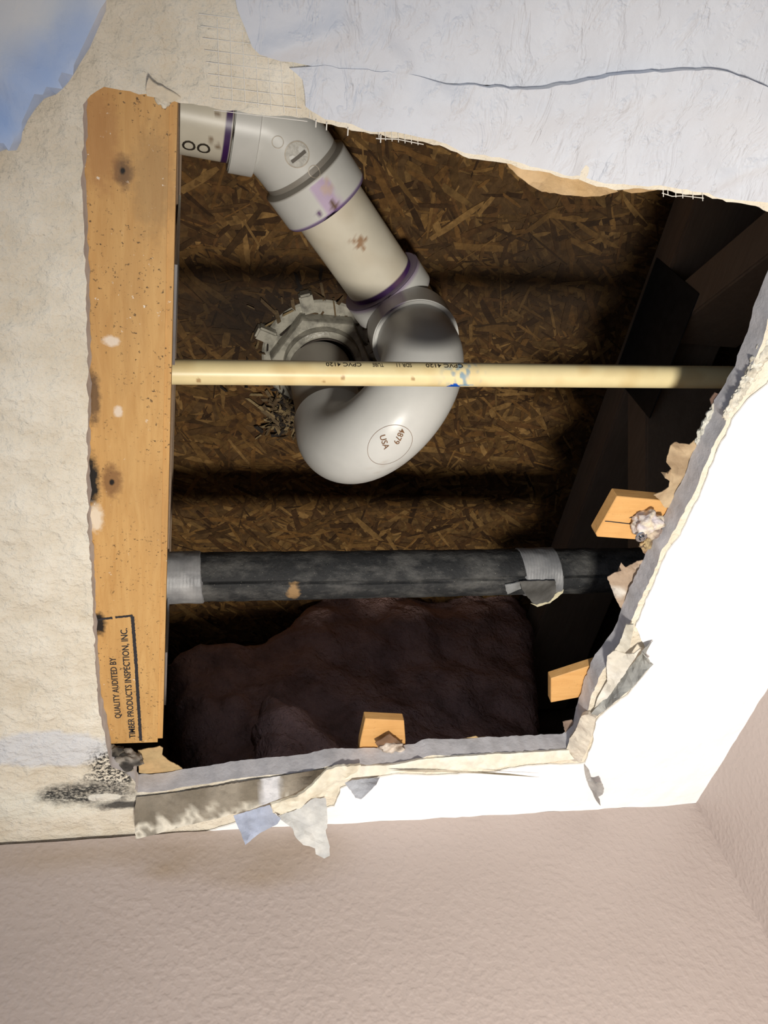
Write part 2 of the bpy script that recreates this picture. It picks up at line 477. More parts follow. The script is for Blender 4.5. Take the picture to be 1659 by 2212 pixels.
hole_px = [(178, 225), (195, 205), (225, 187), (260, 195), (300, 203), (330, 207), (345, 213), (388, 222), (430, 228), (480, 236), (540, 246),
           (600, 250), (660, 257), (700, 267), (745, 278), (800, 289), (850, 297), (900, 303), (960, 319), (1000, 336), (1040, 346), (1090, 352),
           (1140, 366), (1200, 379), (1260, 393), (1290, 403), (1330, 410), (1380, 405), (1430, 410), (1500, 420), (1560, 431), (1610, 441), (1659, 454), (1748, 476),
           (1700, 590), (1659, 691), (1644, 742), (1627, 784), (1614, 817), (1597, 854), (1572, 893), (1564, 926), (1548, 955), (1525, 1003),
           (1514, 1030), (1503, 1062), (1485, 1092), (1464, 1135), (1448, 1166), (1430, 1186), (1422, 1206), (1410, 1241), (1382, 1296), (1362, 1346),
           (1345, 1390), (1312, 1436), (1295, 1460), (1272, 1521), (1264, 1550), (1250, 1600), (1229, 1618), (1148, 1623), (1064, 1627), (979, 1632),
           (929, 1632), (905, 1640), (851, 1652), (800, 1652), (760, 1655), (706, 1656), (652, 1666), (570, 1677), (507, 1685), (447, 1694), (350, 1709),
           (296, 1713), (292, 1690), (270, 1668), (240, 1655), (232, 1625), (224, 1580), (214, 1540), (207, 1450), (202, 1350), (197, 1230), (190, 1150), (188, 1000), (190, 850),
           (188, 700), (183, 550), (177, 400), (179, 300)]
hole = densify(pxpoly(hole_px), 0.0025, 0.0011)
EX0, EX1, EY0, EY1 = -1.3, 1.0, -1.5, 0.95     # extent of the floor cavity
def zbase(x, y):
    if not (-0.3 < x < 0.6 and -0.2 < y < 0.65): return 0.0
    return 0.0011 * nz(x, y, 0.3, 28) + 0.0007 * nz(x, y, 1.3, 85) + 0.0004 * nz(x, y, 2.3, 210)
outer = densify([(EX0, EY0), (EX1, EY0), (EX1, EY1), (EX0, EY1)], 0.06)
ceiling = sheet('ceiling', outer, zbase, T, 0.0045, 'gypsum', None, hole, (-0.17, -0.03, 0.47, 0.615), None, True, None, 'core')
tag(ceiling, 'drywall ceiling with a jagged rectangular hole and peeling paint', None, None, 'structure')

# paint skins
tophole = [p for p in hole_px[9:33]]
P1a_px = [(500, -60), (512, 20), (528, 60), (545, 100), (560, 118), (700, 150), (868, 165), (900, 172), (960, 178), (1050, 184), (1110, 190), (1145, 192), (1190, 184), (1250, 172),
          (1320, 160), (1400, 152), (1460, 149), (1510, 148), (1560, 153), (1610, 170), (1659, 195), (1720, 225)]
P1b_px = [(x, y - (9 if x < 905 else 3)) for x, y in reversed(P1a_px[5:])] + [(625, 145), (652, 170), (656, 190), (660, 226), (700, 256)] + [(x, y - 7 - 22 * abs(nz(x, y, 0.5, 0.021))) for x, y in hole_px[14:33]] + [(1748, 470)]
a_top = [at(x, y)[:2] for x, y in P1a_px]
P1a = a_top + [(0.36, 0.05), (0.463, 0.05), (0.463, -0.35), (-0.02, -0.35)]
crack = np.array([at(x, y)[:2] for x, y in P1a_px[6:]])
def dcrack(x, y):
    d = np.hypot(crack[:, 0] - x, crack[:, 1] - y); return float(d.min())
def ridge(x, y, pts, w, h):
    best = 9.0
    for a, b in zip(pts, pts[1:]):
        dx, dy = b[0] - a[0], b[1] - a[1]; t = max(0, min(1, ((x - a[0]) * dx + (y - a[1]) * dy) / (dx * dx + dy * dy)))
        best = min(best, math.hypot(x - a[0] - t * dx, y - a[1] - t * dy))
    return h * math.exp(-(best / w) ** 2)
RA = [pxpoly([(585, 108), (640, 92), (690, 80), (738, 66)]), pxpoly([(735, 5), (730, 40), (738, 66)]), pxpoly([(820, 90), (870, 150)])]
RB = [pxpoly([(1312, 365), (1325, 320), (1350, 275), (1395, 240), (1450, 218)]), pxpoly([(725, 250), (775, 225), (820, 205)]), pxpoly([(930, 185), (990, 210)]), pxpoly([(910, 218), (985, 222)]), pxpoly([(1540, 390), (1600, 362), (1659, 345)])]
def z_p1a(x, y):
    z = zbase(x, y) - 0.0016 + 0.0010 * nz(x, y, 5, 24)
    for r_, h_ in zip(RA, (0.0032, 0.0018, 0.0014)): z -= ridge(x, y, r_, 0.0042, h_)
    t_ = max(0.0, nz(x, y, 9, 120) - 0.25) * max(0.0, min(1.0, (x - 0.05) / 0.05))
    return z - 0.0030 * t_
DN = at(1262, 378)
def z_p1b(x, y):
    d = dcrack(x, y); xx = max(0.0, min(1.0, (x - 0.09) / 0.05))
    rd = sum(ridge(x, y, r_, 0.0025, h_) for r_, h_ in zip(RB, (0.0007, 0.0016, 0.0016, 0.0014, 0.0030)))
    rd -= 0.0040 * math.exp(-(((x - DN[0]) / 0.005) ** 2 + ((y - DN[1]) / 0.012) ** 2))
    return zbase(x, y) - 0.0026 - rd + 0.0008 * nz(x, y, 5, 24) - 0.0042 * xx * math.exp(-(d / 0.030) ** 2) - 0.0012 * math.exp(-((d - 0.012) / 0.006) ** 2) * xx
sheet('paint_layer', densify(P1a, 0.004, 0.0008, 4), z_p1a, 0.0012, 0.0033, 'paint', ceiling, box=(-0.05, -0.05, 0.463, 0.1))
pb = [at(x, y)[:2] for x, y in P1b_px]
sheet('paint_layer', densify(pb, 0.003, 0.0008, 5), z_p1b, 0.0062, 0.0033, 'paint', ceiling, side='paint_blue')
# bluish patch, blistered near its torn edge
P2_px = [(242, -60), (232, 20), (216, 60), (196, 96), (176, 130), (152, 168), (126, 196), (100, 204), (82, 222), (66, 252), (48, 298), (40, 318), (18, 314), (-6, 322), (-40, 330)]
edge2 = np.array([at(x, y)[:2] for x, y in P2_px])
def z_p2(x, y):
    d = float(np.hypot(edge2[:, 0] - x, edge2[:, 1] - y).min())
    dent = at(20, 140)
    g = math.exp(-(((x - dent[0]) / 0.013) ** 2 + ((y - dent[1]) / 0.012) ** 2))
    s = max(0.0, min(1.0, d / 0.022))
    return zbase(x, y) - 0.002 - 0.010 * (1 - s * s * (3 - 2 * s)) * min(1.0, 0.4 + d / 0.004) - 0.007 * g
P2 = [tuple(p) for p in edge2] + [(-0.22, 0.14), (-0.22, -0.2), (-0.03, -0.2)]
sheet('paint_layer', densify(P2, 0.004, 0.0008, 6), z_p2, 0.0012, 0.003, 'paint_blue', ceiling)
# white paint by the walls
P3_px = [(1748, 640), (1690, 700), (1676, 760), (1668, 800), (1655, 828), (1612, 862), (1580, 905), (1566, 940), (1552, 965), (1532, 1012), (1520, 1040), (1512, 1070), (1494, 1098), (1478, 1135), (1462, 1165),
         (1440, 1190), (1430, 1212), (1414, 1250), (1392, 1300), (1372, 1350), (1392, 1400), (1400, 1440), (1360, 1490), (1300, 1540), (1285, 1556), (1280, 1600), (1262, 1645), (1235, 1646), (1180, 1650), (1120, 1654),
         (1060, 1664), (1010, 1666), (930, 1672), (860, 1668), (800, 1680), (760, 1690), (735, 1700), (722, 1740), (560, 1760), (440, 1795)]
p3 = [at(x, y)[:2] for x, y in P3_px]
P3 = p3 + [(p3[-1][0], WY + 0.01), (WX + 0.01, WY + 0.01), (WX + 0.01, 0.052), (p3[0][0] + 0.008, 0.052)]
sheet('paint_layer', densify(P3, 0.003, 0.001, 8), lambda x, y: zbase(x, y) - 0.0018 + 0.0006 * nz(x, y, 7, 20), 0.0012, 0.006, 'paint_white', ceiling)

# walls, floor
def wall(name, axis, label):
    V = []; Fc = []; N = 220
    for i in range(N + 1):
        t = i / N
        if axis == 'y':
            x = -1.3 + t * (WX + 1.3); top = -0.0015 - 0.002 * max(0, min(1, (0.02 - x) / 0.1)) + 0.0006 * nz(x, 0, 0, 60); p = (x, WY)
        else:
            y = -1.5 + t * (WY + 1.5 + 0.11); top = -0.0015 + 0.0006 * nz(0, y, 0, 60); p = (WX, y)
        q = (p[0], p[1] + 0.11) if axis == 'y' else (p[0] + 0.11, p[1])
        V += [(p[0], p[1], -Z0), (p[0], p[1], top), (q[0], q[1], top), (q[0], q[1], -Z0)]
    for i in range(N):
        a = i * 4
        for j in range(4): Fc.append((a + j, a + (j + 1) % 4, a + 4 + (j + 1) % 4, a + 4 + j))
    Fc += [(0, 1, 2, 3), (N * 4, N * 4 + 1, N * 4 + 2, N * 4 + 3)]
    me = mesh(name, V, Fc); bm = bmesh.new(); bm.from_mesh(me); bmesh.ops.recalc_face_normals(bm, faces=bm.faces); bm.to_mesh(me); bm.free()
    return tag(link(name, me, 'wall'), label, None, None, 'structure')
wall('wall_front', 'y', 'pinkish taupe textured wall with brown water stains below the torn ceiling edge')
wall('wall_right', 'x', 'pinkish taupe textured wall meeting the other wall at the corner')
fl = link('floor', bm_mesh('floor', box_bm((-0.4, -0.4, -Z0 - 0.05), (1.95, 2.25, 0.1))), 'floor')
tag(fl, 'plain floor of the room', None, None, 'structure')

# subfloor and the closed edges of the cavity
sub = thing('subfloor', 'dark oriented strand board subfloor seen through the ceiling hole', None); sub['kind'] = 'structure'
me = mesh('panel', [(EX0, EY0, ZS), (EX1, EY0, ZS), (EX1, EY1, ZS), (EX0, EY1, ZS), (EX0, EY0, ZS + .018), (EX1, EY0, ZS + .018), (EX1, EY1, ZS + .018), (EX0, EY1, ZS + .018)],
          [(3, 2, 1, 0), (4, 5, 6, 7), (0, 1, 5, 4), (1, 2, 6, 5), (2, 3, 7, 6), (3, 0, 4, 7)], False, [lin(96, 72, 44)] * 8)
link('panel', me, 'osb', sub)
V = []; Fc = []; C = []
rnd = random.Random(3)
pal = [lin(128, 96, 56), lin(148, 112, 64), lin(104, 76, 44), lin(164, 128, 78), lin(88, 62, 36), lin(118, 84, 48), lin(140, 102, 56)]
for i in range(7500):
    cx = rnd.uniform(-0.06, 0.56); cy = rnd.uniform(0.05, 0.9)
    L = rnd.uniform(0.010, 0.060); Wd = rnd.uniform(0.0012, 0.0075)
    a = rnd.gauss(0.35, 0.75); ca, sa = math.cos(a), math.sin(a)
    z = ZS - rnd.uniform(0.0001, 0.0012); tl = rnd.uniform(-0.0005, 0.0005)
    c0 = rnd.choice(pal); fct = rnd.uniform(0.45, 0.85); c0 = tuple(q * fct for q in c0)
    pts = [(-L, -Wd), (-L * .35, -Wd * rnd.uniform(.7, 1.1)), (L * .4, -Wd * rnd.uniform(.7, 1.1)), (L, -Wd * rnd.uniform(0, .8)), (L * rnd.uniform(.8, 1), Wd * rnd.uniform(.3, 1)), (L * .3, Wd), (-L * .4, Wd * rnd.uniform(.7, 1.1)), (-L * rnd.uniform(.8, 1), Wd * rnd.uniform(.1, 1))]
    s0 = len(V)
    for (px_, py_) in pts:
        px_ *= .5; py_ *= .5
        zz = z + tl * px_ / L
        V.append((cx + px_ * ca - py_ * sa, cy + px_ * sa + py_ * ca, zz)); C.append(c0)
    for (px_, py_) in pts:
        px_ *= .5; py_ *= .5
        V.append((cx + px_ * ca - py_ * sa, cy + px_ * sa + py_ * ca, ZS + 0.0005)); C.append(c0)
    Fc.append(tuple(s0 + j for j in (7, 6, 5, 4, 3, 2, 1, 0)))
    for j in range(8): Fc.append((s0 + j, s0 + (j + 1) % 8, s0 + 8 + (j + 1) % 8, s0 + 8 + j))
tag(link('strand', mesh('strand', V, Fc, False, C), 'osb', sub), None, None, None, 'stuff')
# loose splinters round the drain cut-out
V = []; Fc = []; C = []
for i in range(300):
    a = rnd.uniform(0, 6.283); r = abs(rnd.gauss(0.062, 0.013)); c_ = (0.133, 0.378)
    cx, cy = c_[0] + r * math.cos(a), c_[1] + r * math.sin(a)
    if i < 190: cx, cy = at(615 + rnd.gauss(0, 22), 905 + rnd.gauss(0, 26), 0.36)[:2]
    L = rnd.uniform(0.003, 0.013); d = Vector((rnd.gauss(0, 1), rnd.gauss(0, 1), rnd.gauss(-0.3, .6))).normalized(); wv = d.cross(Vector((0, 0, 1))).normalized() * rnd.uniform(0.0005, 0.002)
    p = Vector((cx, cy, ZS - rnd.uniform(0.0, 0.008))); s0 = len(V)
    tp = Vector((0, 0, 0.0006))
    V += [p - d * L - wv, p + d * L - wv, p + d * L * .8 + wv, p - d * L * .7 + wv]; V += [v + tp for v in V[-4:]]
    Fc += [tuple(s0 + q for q in f_) for f_ in ((3, 2, 1, 0), (4, 5, 6, 7), (0, 1, 5, 4), (1, 2, 6, 5), (2, 3, 7, 6), (3, 0, 4, 7))]
    c0 = rnd.choice([lin(140, 120, 84), lin(90, 72, 48), lin(40, 32, 26), lin(110, 92, 66)]); C += [c0] * 8
tag(link('splinters', mesh('splinters', V, Fc, False, C), 'crumb', sub), None, None, None, 'stuff')
for (c_, s_) in (((EX0 + .019, (EY0 + EY1) / 2, (T + ZS) / 2), (.038, EY1 - EY0, ZS - T - .001)), ((EX1 - .019, (EY0 + EY1) / 2, (T + ZS) / 2), (.038, EY1 - EY0, ZS - T - .001)),
                 (((EX0 + EX1) / 2, EY0 + .019, (T + ZS) / 2), (EX1 - EX0 - .078, .038, ZS - T - .001)), (((EX0 + EX1) / 2, EY1 - .019, (T + ZS) / 2), (EX1 - EX0 - .078, .038, ZS - T - .001))):
    o = link('light_stop_board', bm_mesh('light_stop_board', box_bm(c_, s_, 0.002)), 'timber')  # unseen boards added so outside light cannot leak into the cavity
    tag(o, 'added unseen board closing the cavity edge to keep daylight out', None, None, 'structure')

# ================================================================== FLOOR TRUSSES
def beam(name, c, s, parent, mat='timber', bev=0.002, rot=None):
    return link(name, bm_mesh(name, box_bm(c, s, bev, rot)), mat, parent)
def web(parent, x, ya, za, yb, zb, w=0.089, t=0.038):
    d = Vector((0, yb - ya, zb - za)); L = d.length; ang = math.atan2(d.z, d.y)
    rot = Matrix.Rotation(ang, 3, 'X')
    return beam('web', (x, (ya + yb) / 2, (za + zb) / 2), (w, L, t), parent, 'timber', 0.002, rot)
CXR = -0.0055
YE = at(290, 1613, T)[1]
tr = thing('floor_truss', 'pine floor truss with an ink-stamped bottom chord along the edge of the hole', 'truss')
ch = beam('bottom_chord', (CXR - .0445, (YE - 1.45) / 2, T + .019 + .0006), (.089, YE + 1.45, .038), tr, 'chord', 0.0035)
beam('top_chord', (CXR - .0445, -.28, ZS - .019 - .001), (.089, 2.3, .038), tr)
for ya, yb in ((.52, .3), (.08, .3), (.02, -.22), (-.44, -.22)): web(tr, CXR - .0445, ya, T + .06, yb, ZS - .06)
for (q0, q1, z1) in ((560, 775, .12), (1392, 1505, .09)):
    y0 = at(384, q0, T + .038)[1]; y1 = at(384, q1, T + .038)[1]
    link('nail_plate', bm_mesh('nail_plate', box_bm((CXR + .0008, (y0 + y1) / 2, T + .03 + z1 / 2), (.0014, y1 - y0, z1))), 'steel', tr)
# grade stamp
zt = T + 0.0003
def pxv(a, b, z): return Vector(at(*b, z)) - Vector(at(*a, z))
def stamp_text(s, a, b, up, capm, name):
    A, B = Vector(at(*a, zt)), Vector(at(*b, zt))
    bm = text_mesh(s, capm / 0.72)
    w = max(v.co.x for v in bm.verts) - min(v.co.x for v in bm.verts); bm.free()
    return put_text(name, s, capm / 0.72, (A + B) / 2, B - A, Vector((-1, 0, 0)), 'stamp', ch, None, 0, (B - A).length / w)
stamp_text('QUALITY AUDITED BY', (256, 1552), (244, 1421), None, 0.0042, 'stamp_lettering')
stamp_text('TIMBER PRODUCTS INSPECTION, INC.', (287, 1594), (268, 1357), None, 0.0044, 'stamp_lettering')
def ink_line(pts, w, name='stamp_border'):
    V = []; n = 60
    P = [Vector(at(*p, zt)) for p in pts]; seg = []
    for a, b in zip(P, P[1:]): seg += [a.lerp(b, i / n) for i in range(n)]
    seg.append(P[-1]); Fc = []
    for i, p in enumerate(seg):
        d = (seg[min(i + 1, len(seg) - 1)] - seg[max(0, i - 1)]).normalized(); nn = Vector((-d.y, d.x, 0))
        V += [p + nn * (w / 2 + 0.0004 * nz(p.x, p.y, 1, 900)), p - nn * (w / 2 + 0.0004 * nz(p.x, p.y, 2, 900))]
    for i in range(len(seg) - 1): Fc.append((2 * i, 2 * i + 2, 2 * i + 3, 2 * i + 1))
    link(name, mesh(name, V, Fc), 'stamp', ch)
ink_line([(205, 1339), (243, 1335)], 0.0016)
ink_line([(249, 1334), (287, 1330)], 0.0016)
ink_line([(286, 1332), (293, 1420), (299, 1520), (304, 1600)], 0.0021)

tr2 = thing('floor_truss', 'dim pine floor truss with slanting webs deep in the cavity', 'truss')
X2 = 0.452
beam('top_chord', (X2 + .0445, -.28, ZS - .019 - .001), (.089, 2.3, .038), tr2)
beam('bottom_chord', (X2 + .0445, -.28, T + .019 + .001), (.089, 2.3, .038), tr2)
p0 = at_x(1415, 700, X2); p1 = at_x(1659, 500, X2)
def ext(p, q, zto): t = (zto - p[2]) / (q[2] - p[2]); return p[1] + t * (q[1] - p[1])
web(tr2, X2 + .0445, p0[1], p0[2], ext(p0, p1, T + .05), T + .05)
p0 = at_x(1375, 850, X2); p1 = at_x(1375, 1050, X2)
web(tr2, X2 + .0445, ext(p0, p1, ZS - .045), ZS - .045, ext(p0, p1, T + .05), T + .05)
jy = at_x(1400, 690, X2)[1]
link('nail_plate', bm_mesh('nail_plate', box_bm((X2 - .0006, jy + .01, ZS - .055), (.0012, .13, .09))), simple('dull_plate', lin(70, 72, 75), .5, .3, 80, (), metal=.6), tr2)

# ================================================================== DRAIN
FIT = lin(214, 214, 209); PIPE = lin(222, 215, 196); PURP = lin(70, 38, 92); BLUE = lin(18, 44, 96)
def mixc(a, b, t): return tuple(x * (1 - t) + y * t for x, y in zip(a, b))
def blot(p, c, r, seed=0, k=0.6):
    d = (Vector(p) - Vector(c)).length / r
    return max(0.0, min(1.0, (1 - d + k * nz(p[0] + seed, p[1], p[2], 260)) * 3))
dp = thing('drain_pipe', 'white PVC drain line with an elbow and a U-shaped trap', 'pipe')
ZD = 0.300
A = Vector((0.1295, 0.3735, 0)); B = Vector((0.197, 0.300, 0))
p2 = Vector(at(704, 436, ZD)); p3 = Vector(at(822, 606, ZD))
dirn = (p3 - p2).normalized()
B = Vector((p3.x, p3.y, 0)) + Vector((dirn.x, dirn.y, 0)) * 0.038
l0 = Vector(at(400, 241, ZD)); l1 = Vector(at(500, 261, ZD)); ldir = (l1 - l0).normalized()
# intersection of both runs
den = ldir.x * dirn.y - ldir.y * dirn.x
tt = ((p2.x - l0.x) * dirn.y - (p2.y - l0.y) * dirn.x) / den
I = l0 + ldir * tt
ORr = 0.0302; HUB = 0.0370; BOD = 0.0328
m1 = l1.copy()                       # left hub mouth
m2 = p2.copy()                       # right hub mouth
dirt1 = [Vector(at(q[0], q[1], ZD - .028)) for q in ((432, 245), (470, 248), (455, 300), (420, 290), (470, 318))]
def c_left(s, a, p):
    c_ = PIPE
    d = (p - m1).dot(ldir)
    if -0.006 < d < -0.0005: c_ = PURP
    for q in dirt1:
        c_ = mixc(c_, lin(120, 92, 60), 0.8 * blot(p, q, 0.0026))
    return c_
link('pipe', sweep(line(l0 - ldir * 0.5, m1 - ldir * 0.02, 0.02) + line(m1 - ldir * 0.0195, m1 + ldir * .012, 0.0012), [ORr] * 200, 64, c_left), 'pvc', dp)
def arc(pa, pb, corner, n=14):
    out = []
    for i in range(n + 1):
        t = i / n; out.append(pa * (1 - t) ** 2 + corner * 2 * t * (1 - t) + pb * t ** 2)
    return out
sa = m1 + ldir * 0.019; sb = m2 - dirn * 0.030
path = [m1 + ldir * .004, m1, m1 + ldir * .001] + line(m1 + ldir * .002, sa, .004) + [sa + ldir * .0008]; rad = [ORr - .0005, HUB - .001, HUB] + [HUB] * (len(path) - 4) + [BOD]
ar = arc(sa + ldir * .004, sb - dirn * .0068, I, 22) + line(sb - dirn * .0064, sb - dirn * .0028, .0009); path += ar; rad += [BOD] * len(ar)
k0 = len(path)
path += [sb - dirn * .0024] + line(sb, m2 - dirn * .002, .0015) + [m2, m2 - dirn * .004]
nb = len(path) - k0
rad += [BOD] + [HUB] * (nb - 3) + [HUB - .001, ORr - .0005]
purp_c = Vector(at(703, 430, ZD - HUB))
def c_elb(s, a, p):
    c_ = FIT; d = (p - m2).dot(dirn)
    n_ = Vector(at(708, 425, ZD - HUB)); side = (p - n_).dot(Vector((dirn.y, -dirn.x, 0)))
    if d > -0.027 and p.z < ZD:
        st = max(0, min(1, (0.0075 - abs(side + 0.001 + .002 * nz(p.x, p.y, p.z, 90))) * 900))
        c_ = mixc(c_, lin(190, 165, 200), 0.85 * st)
        c_ = mixc(c_, lin(96, 66, 40), blot(p, at(722, 443, ZD - HUB), 0.0042))
        c_ = mixc(c_, lin(205, 180, 160), 0.7 * blot(p, at(708, 408, ZD - HUB), 0.006))
        c_ = mixc(c_, lin(92, 52, 110), blot(p, at(690, 462, ZD - HUB), 0.0032))
    if -0.0365 < d < -0.0285: c_ = lin(142, 137, 128)
    if d > -0.0022: c_ = mixc(c_, lin(120, 80, 150), .8)
    return c_
elb = link('elbow', sweep(path, rad, 72, c_elb, False), 'pvc', dp)
def c_st(s, a, p):
    c_ = PIPE; d = (p - p3).dot(dirn); e = (p - m2).dot(dirn)
    if -0.0045 < d: c_ = PURP
    if e < 0.0016: c_ = mixc(c_, lin(140, 100, 160), .8)
    c_ = mixc(c_, lin(150, 104, 58), .85 * blot(p, at(776, 522, ZD - ORr), .0062, 2, 1.0))
    c_ = mixc(c_, lin(175, 150, 110), .4 * max(0, nz(p.x, p.y, p.z, 45)))
    return c_
link('pipe', sweep(line(m2 - dirn * .01, p3 + dirn * .01, .0015), [ORr] * 200, 64, c_st), 'pvc', dp)
# trap elbow: horizontal hub, quarter bend, hub facing down
zb = 0.272; zm = 0.243
path = [p3 + dirn * .004, p3, p3 + dirn * .001] + line(p3 + dirn * .002, p3 + dirn * .021, .003) + [p3 + dirn * .0216]
rad = [ORr - .0005, HUB - .001] + [HUB] * (len(path) - 3) + [BOD]
Bz = Vector((B.x, B.y, 0))
qa = arc(p3 + dirn * .025, Vector((B.x, B.y, zb + .004)), Vector((B.x, B.y, ZD)), 16)
path += qa; rad += [BOD] * len(qa); k0 = len(path)
path += [Vector((B.x, B.y, zb))] + line((B.x, B.y, zb - .0006), (B.x, B.y, zm + .001), .003) + [Vector((B.x, B.y, zm)), Vector((B.x, B.y, zm + .003))]
rad += [BOD] + [HUB] * (len(path) - k0 - 3) + [HUB - .001, ORr]
def c_tr(s, a, p):
    c_ = FIT; e = (p - p3).dot(dirn)
    if e > 0.019 and p.z > .28: c_ = mixc(c_, lin(150, 130, 150), .5 * max(0, min(1, .2 + 2 * nz(p.x, p.y, p.z, 60))))
    if e < .003: c_ = mixc(c_, lin(130, 95, 150), .6)
    return c_
link('trap_elbow', sweep(path, rad, 64, c_tr, False), 'pvc', dp)
# U bend
zc = 0.225; Rr = (B - A).length / 2; Mid = (A + B) / 2; ax = (B - A).normalized()
path = line((B.x, B.y, zm + .006), (B.x, B.y, zc + .002), .003)
path += [Mid + ax * Rr * math.cos(t) + Vector((0, 0, zc - Rr * math.sin(t))) for t in np.linspace(0, math.pi, 60)]
zr = 0.243
path += line((A.x, A.y, zc + .001), (A.x, A.y, zr), .002)
RU = 0.0335
rad = [RU] * len(path)
path += [Vector((A.x, A.y, zr + .0005))]; rad += [ORr]
def c_u(s, a, p):
    c_ = FIT
    c_ = mixc(c_, lin(150, 116, 84), .55 * max(0, min(1, 3 * (nz(p.x, p.y, p.z, 170) - .32))) * blot(p, at(830, 985, .17), .035, 0, .2))
    c_ = mixc(c_, lin(70, 84, 120), .35 * max(0, min(1, 2 * nz(p.x, p.y, p.z, 60))) * blot(p, at(840, 880, .20), .022, 3, .4))
    c_ = mixc(c_, lin(110, 78, 54), .9 * blot(p, at(782, 1034, .165), .0035, 3, 1.0))
    return c_
ub = link('trap_bend', sweep(path, rad, 72, c_u, False), 'pvc', dp)
def c_ri(s, a, p):
    c_ = lin(205, 200, 188)
    if p.z < zr + .0055: c_ = BLUE
    return c_
link('riser', sweep(line((A.x, A.y, zr - .006), (A.x, A.y, zr + .012), .0012) + line((A.x, A.y, zr + .02), (A.x, A.y, ZS - .0316), .01), [ORr] * 200, 64, c_ri), 'pvc', dp)
# moulded marks and print
tb_e = bvh_of(elb); tb_u = bvh_of(ub)
def ring_on(tree, c_, view, r0, r1, name, mat, off=.0003, n=40, ry=1.0, xd=None):
    view = Vector(view).normalized(); X = Vector(xd or (1, 0, 0)); X = (X - view * X.dot(view)).normalized(); Y = view.cross(X)
    V = []; Fc = []
    for j in range(n):
        a = 2 * math.pi * j / n
        for r in (r0, r1):
            p = Vector(c_) + X * r * math.cos(a) + Y * r * ry * math.sin(a)
            h = tree.ray_cast(p - view * .05, view, .15)
            q = h[0] if h[0] is not None else p
            V.append(q - view * off)
    for j in range(n):
        k2 = (j + 1) % n; Fc.append((2 * j, 2 * j + 1, 2 * k2 + 1, 2 * k2))
    if r0 == 0: pass
    return link(name, mesh(name, V, Fc, True), mat, dp)
def from_cam(x, y, z): 
    d = ray(x, y); return Vector(at(x, y, z)), Vector(d).normalized()
def pick(tree, x, y):
    d = Vector(ray(x, y)).normalized(); h = tree.ray_cast(Vector((0, 0, -H)), d, 3); return (h[0], -h[1] if h[1].dot(d) < 0 else h[1]) if h[0] is not None else (Vector(at(x, y, ZD)), d)
for (x, y, r) in ((600, 307, .0042), (678, 370, .0042)):
    p, v = pick(tb_e, x, y); ring_on(tb_e, p, v, r - .0003, r + .0003, 'moulded_dot', 'emboss')
p, v = pick(tb_e, 642, 334)
ring_on(tb_e, p, v, .0088, .0096, 'moulded_ring', 'emboss')
ring_on(tb_e, p, v, .0002, .0087, 'moulded_disc', simple('moulded_disc', lin(206, 204, 196), .35, .3, 300, ((500, .8, .001),)), .0002)
put_text('moulded_bar', '-', .022, p + (Vector((0, 0, 0))), Vector(at(655, 325, ZD)) - Vector(at(628, 345, ZD)), v.cross(Vector(at(655, 325, ZD)) - Vector(at(628, 345, ZD))) * -1, simple('bar_shadow', lin(96, 90, 82), .6, .1, 50, ()), dp, tb_e, .0006, 2.2)
p, v = pick(ub, 0, 0) if False else pick(tb_u, 843, 965)
xd = Vector(at(900, 905, .17)) - Vector(at(800, 1000, .17))
ring_on(tb_u, p, v, 0.0190, .0193, 'moulded_oval', 'dirt', .0003, 60, .80, tuple(xd))
for (s, x, y, sz, a, b) in (('USA', 830, 955, .0066, (822, 935), (838, 975)), ('4879', 862, 943, .0066, (873, 922), (850, 965)), ('TEE', 868, 975, .007, (860, 950), (876, 1000))):
    if s == 'TEE': continue
    p, v = pick(tb_u, x, y)
    X = Vector(at(*b, .17)) - Vector(at(*a, .17)); X = X - v * X.dot(v)
    put_text('moulded_lettering', s, sz, p, X, -v.cross(X), 'dirt', dp, tb_u, .0003)
put_text('print', 'OO', .013, Vector(at(424, 317, ZD - .024)), ldir, (0, -.6, -.8), 'ink', dp, bvh_of([o for o in dp.children if o.name.startswith('pipe')][0]), .0004)

# shower drain body above the trap
sd = thing('shower_drain', 'grimy plastic shower drain body with a ribbed nut round the riser', 'drain')
def lathe(prof, n, c_, lob=0, amp=0.0):
    V = []; Fc = []
    for r, z in prof:
        for j in range(n):
            a = 2 * math.pi * j / n; rr = r * (1 + amp * math.cos(lob * a)) if lob else r
            V.append((c_[0] + rr * math.cos(a), c_[1] + rr * math.sin(a), z))
    for i in range(len(prof) - 1):
        for j in range(n): Fc.append((i * n + j, i * n + (j + 1) % n, (i + 1) * n + (j + 1) % n, (i + 1) * n + j))
    me = mesh('lathe', V, Fc, True)
    bm = bmesh.new(); bm.from_mesh(me); bmesh.ops.recalc_face_normals(bm, faces=bm.faces); bm.to_mesh(me); bm.free()
    for p_ in me.polygons: p_.use_smooth = True
    me.set_sharp_from_angle(angle=math.radians(35))
    return me
DC = (A.x + .004, A.y - .002)
link('flange', lathe([(.0320, ZS), (.0320, ZS - .004), (.056, ZS - .004), (.058, ZS - .002), (.058, ZS)], 72, DC), 'drain', sd)
link('nut', lathe([(.036, ZS - .004), (.037, ZS - .020), (.049, ZS - .020), (.0505, ZS - .018), (.0505, ZS - .004)], 6, DC), 'drain', sd)
link('collar', lathe([(.0306, ZS - .006), (.0306, ZS - .030), (.0335, ZS - .031), (.0375, ZS - .029), (.0378, ZS - .026), (.0385, ZS - .025), (.0385, ZS - .008)], 72, DC), 'drain', sd)
link('gasket', lathe([(.0304, ZS - .020), (.0304, ZS - .0325), (.0318, ZS - .0325), (.0318, ZS - .020)], 72, DC), 'dark', sd)
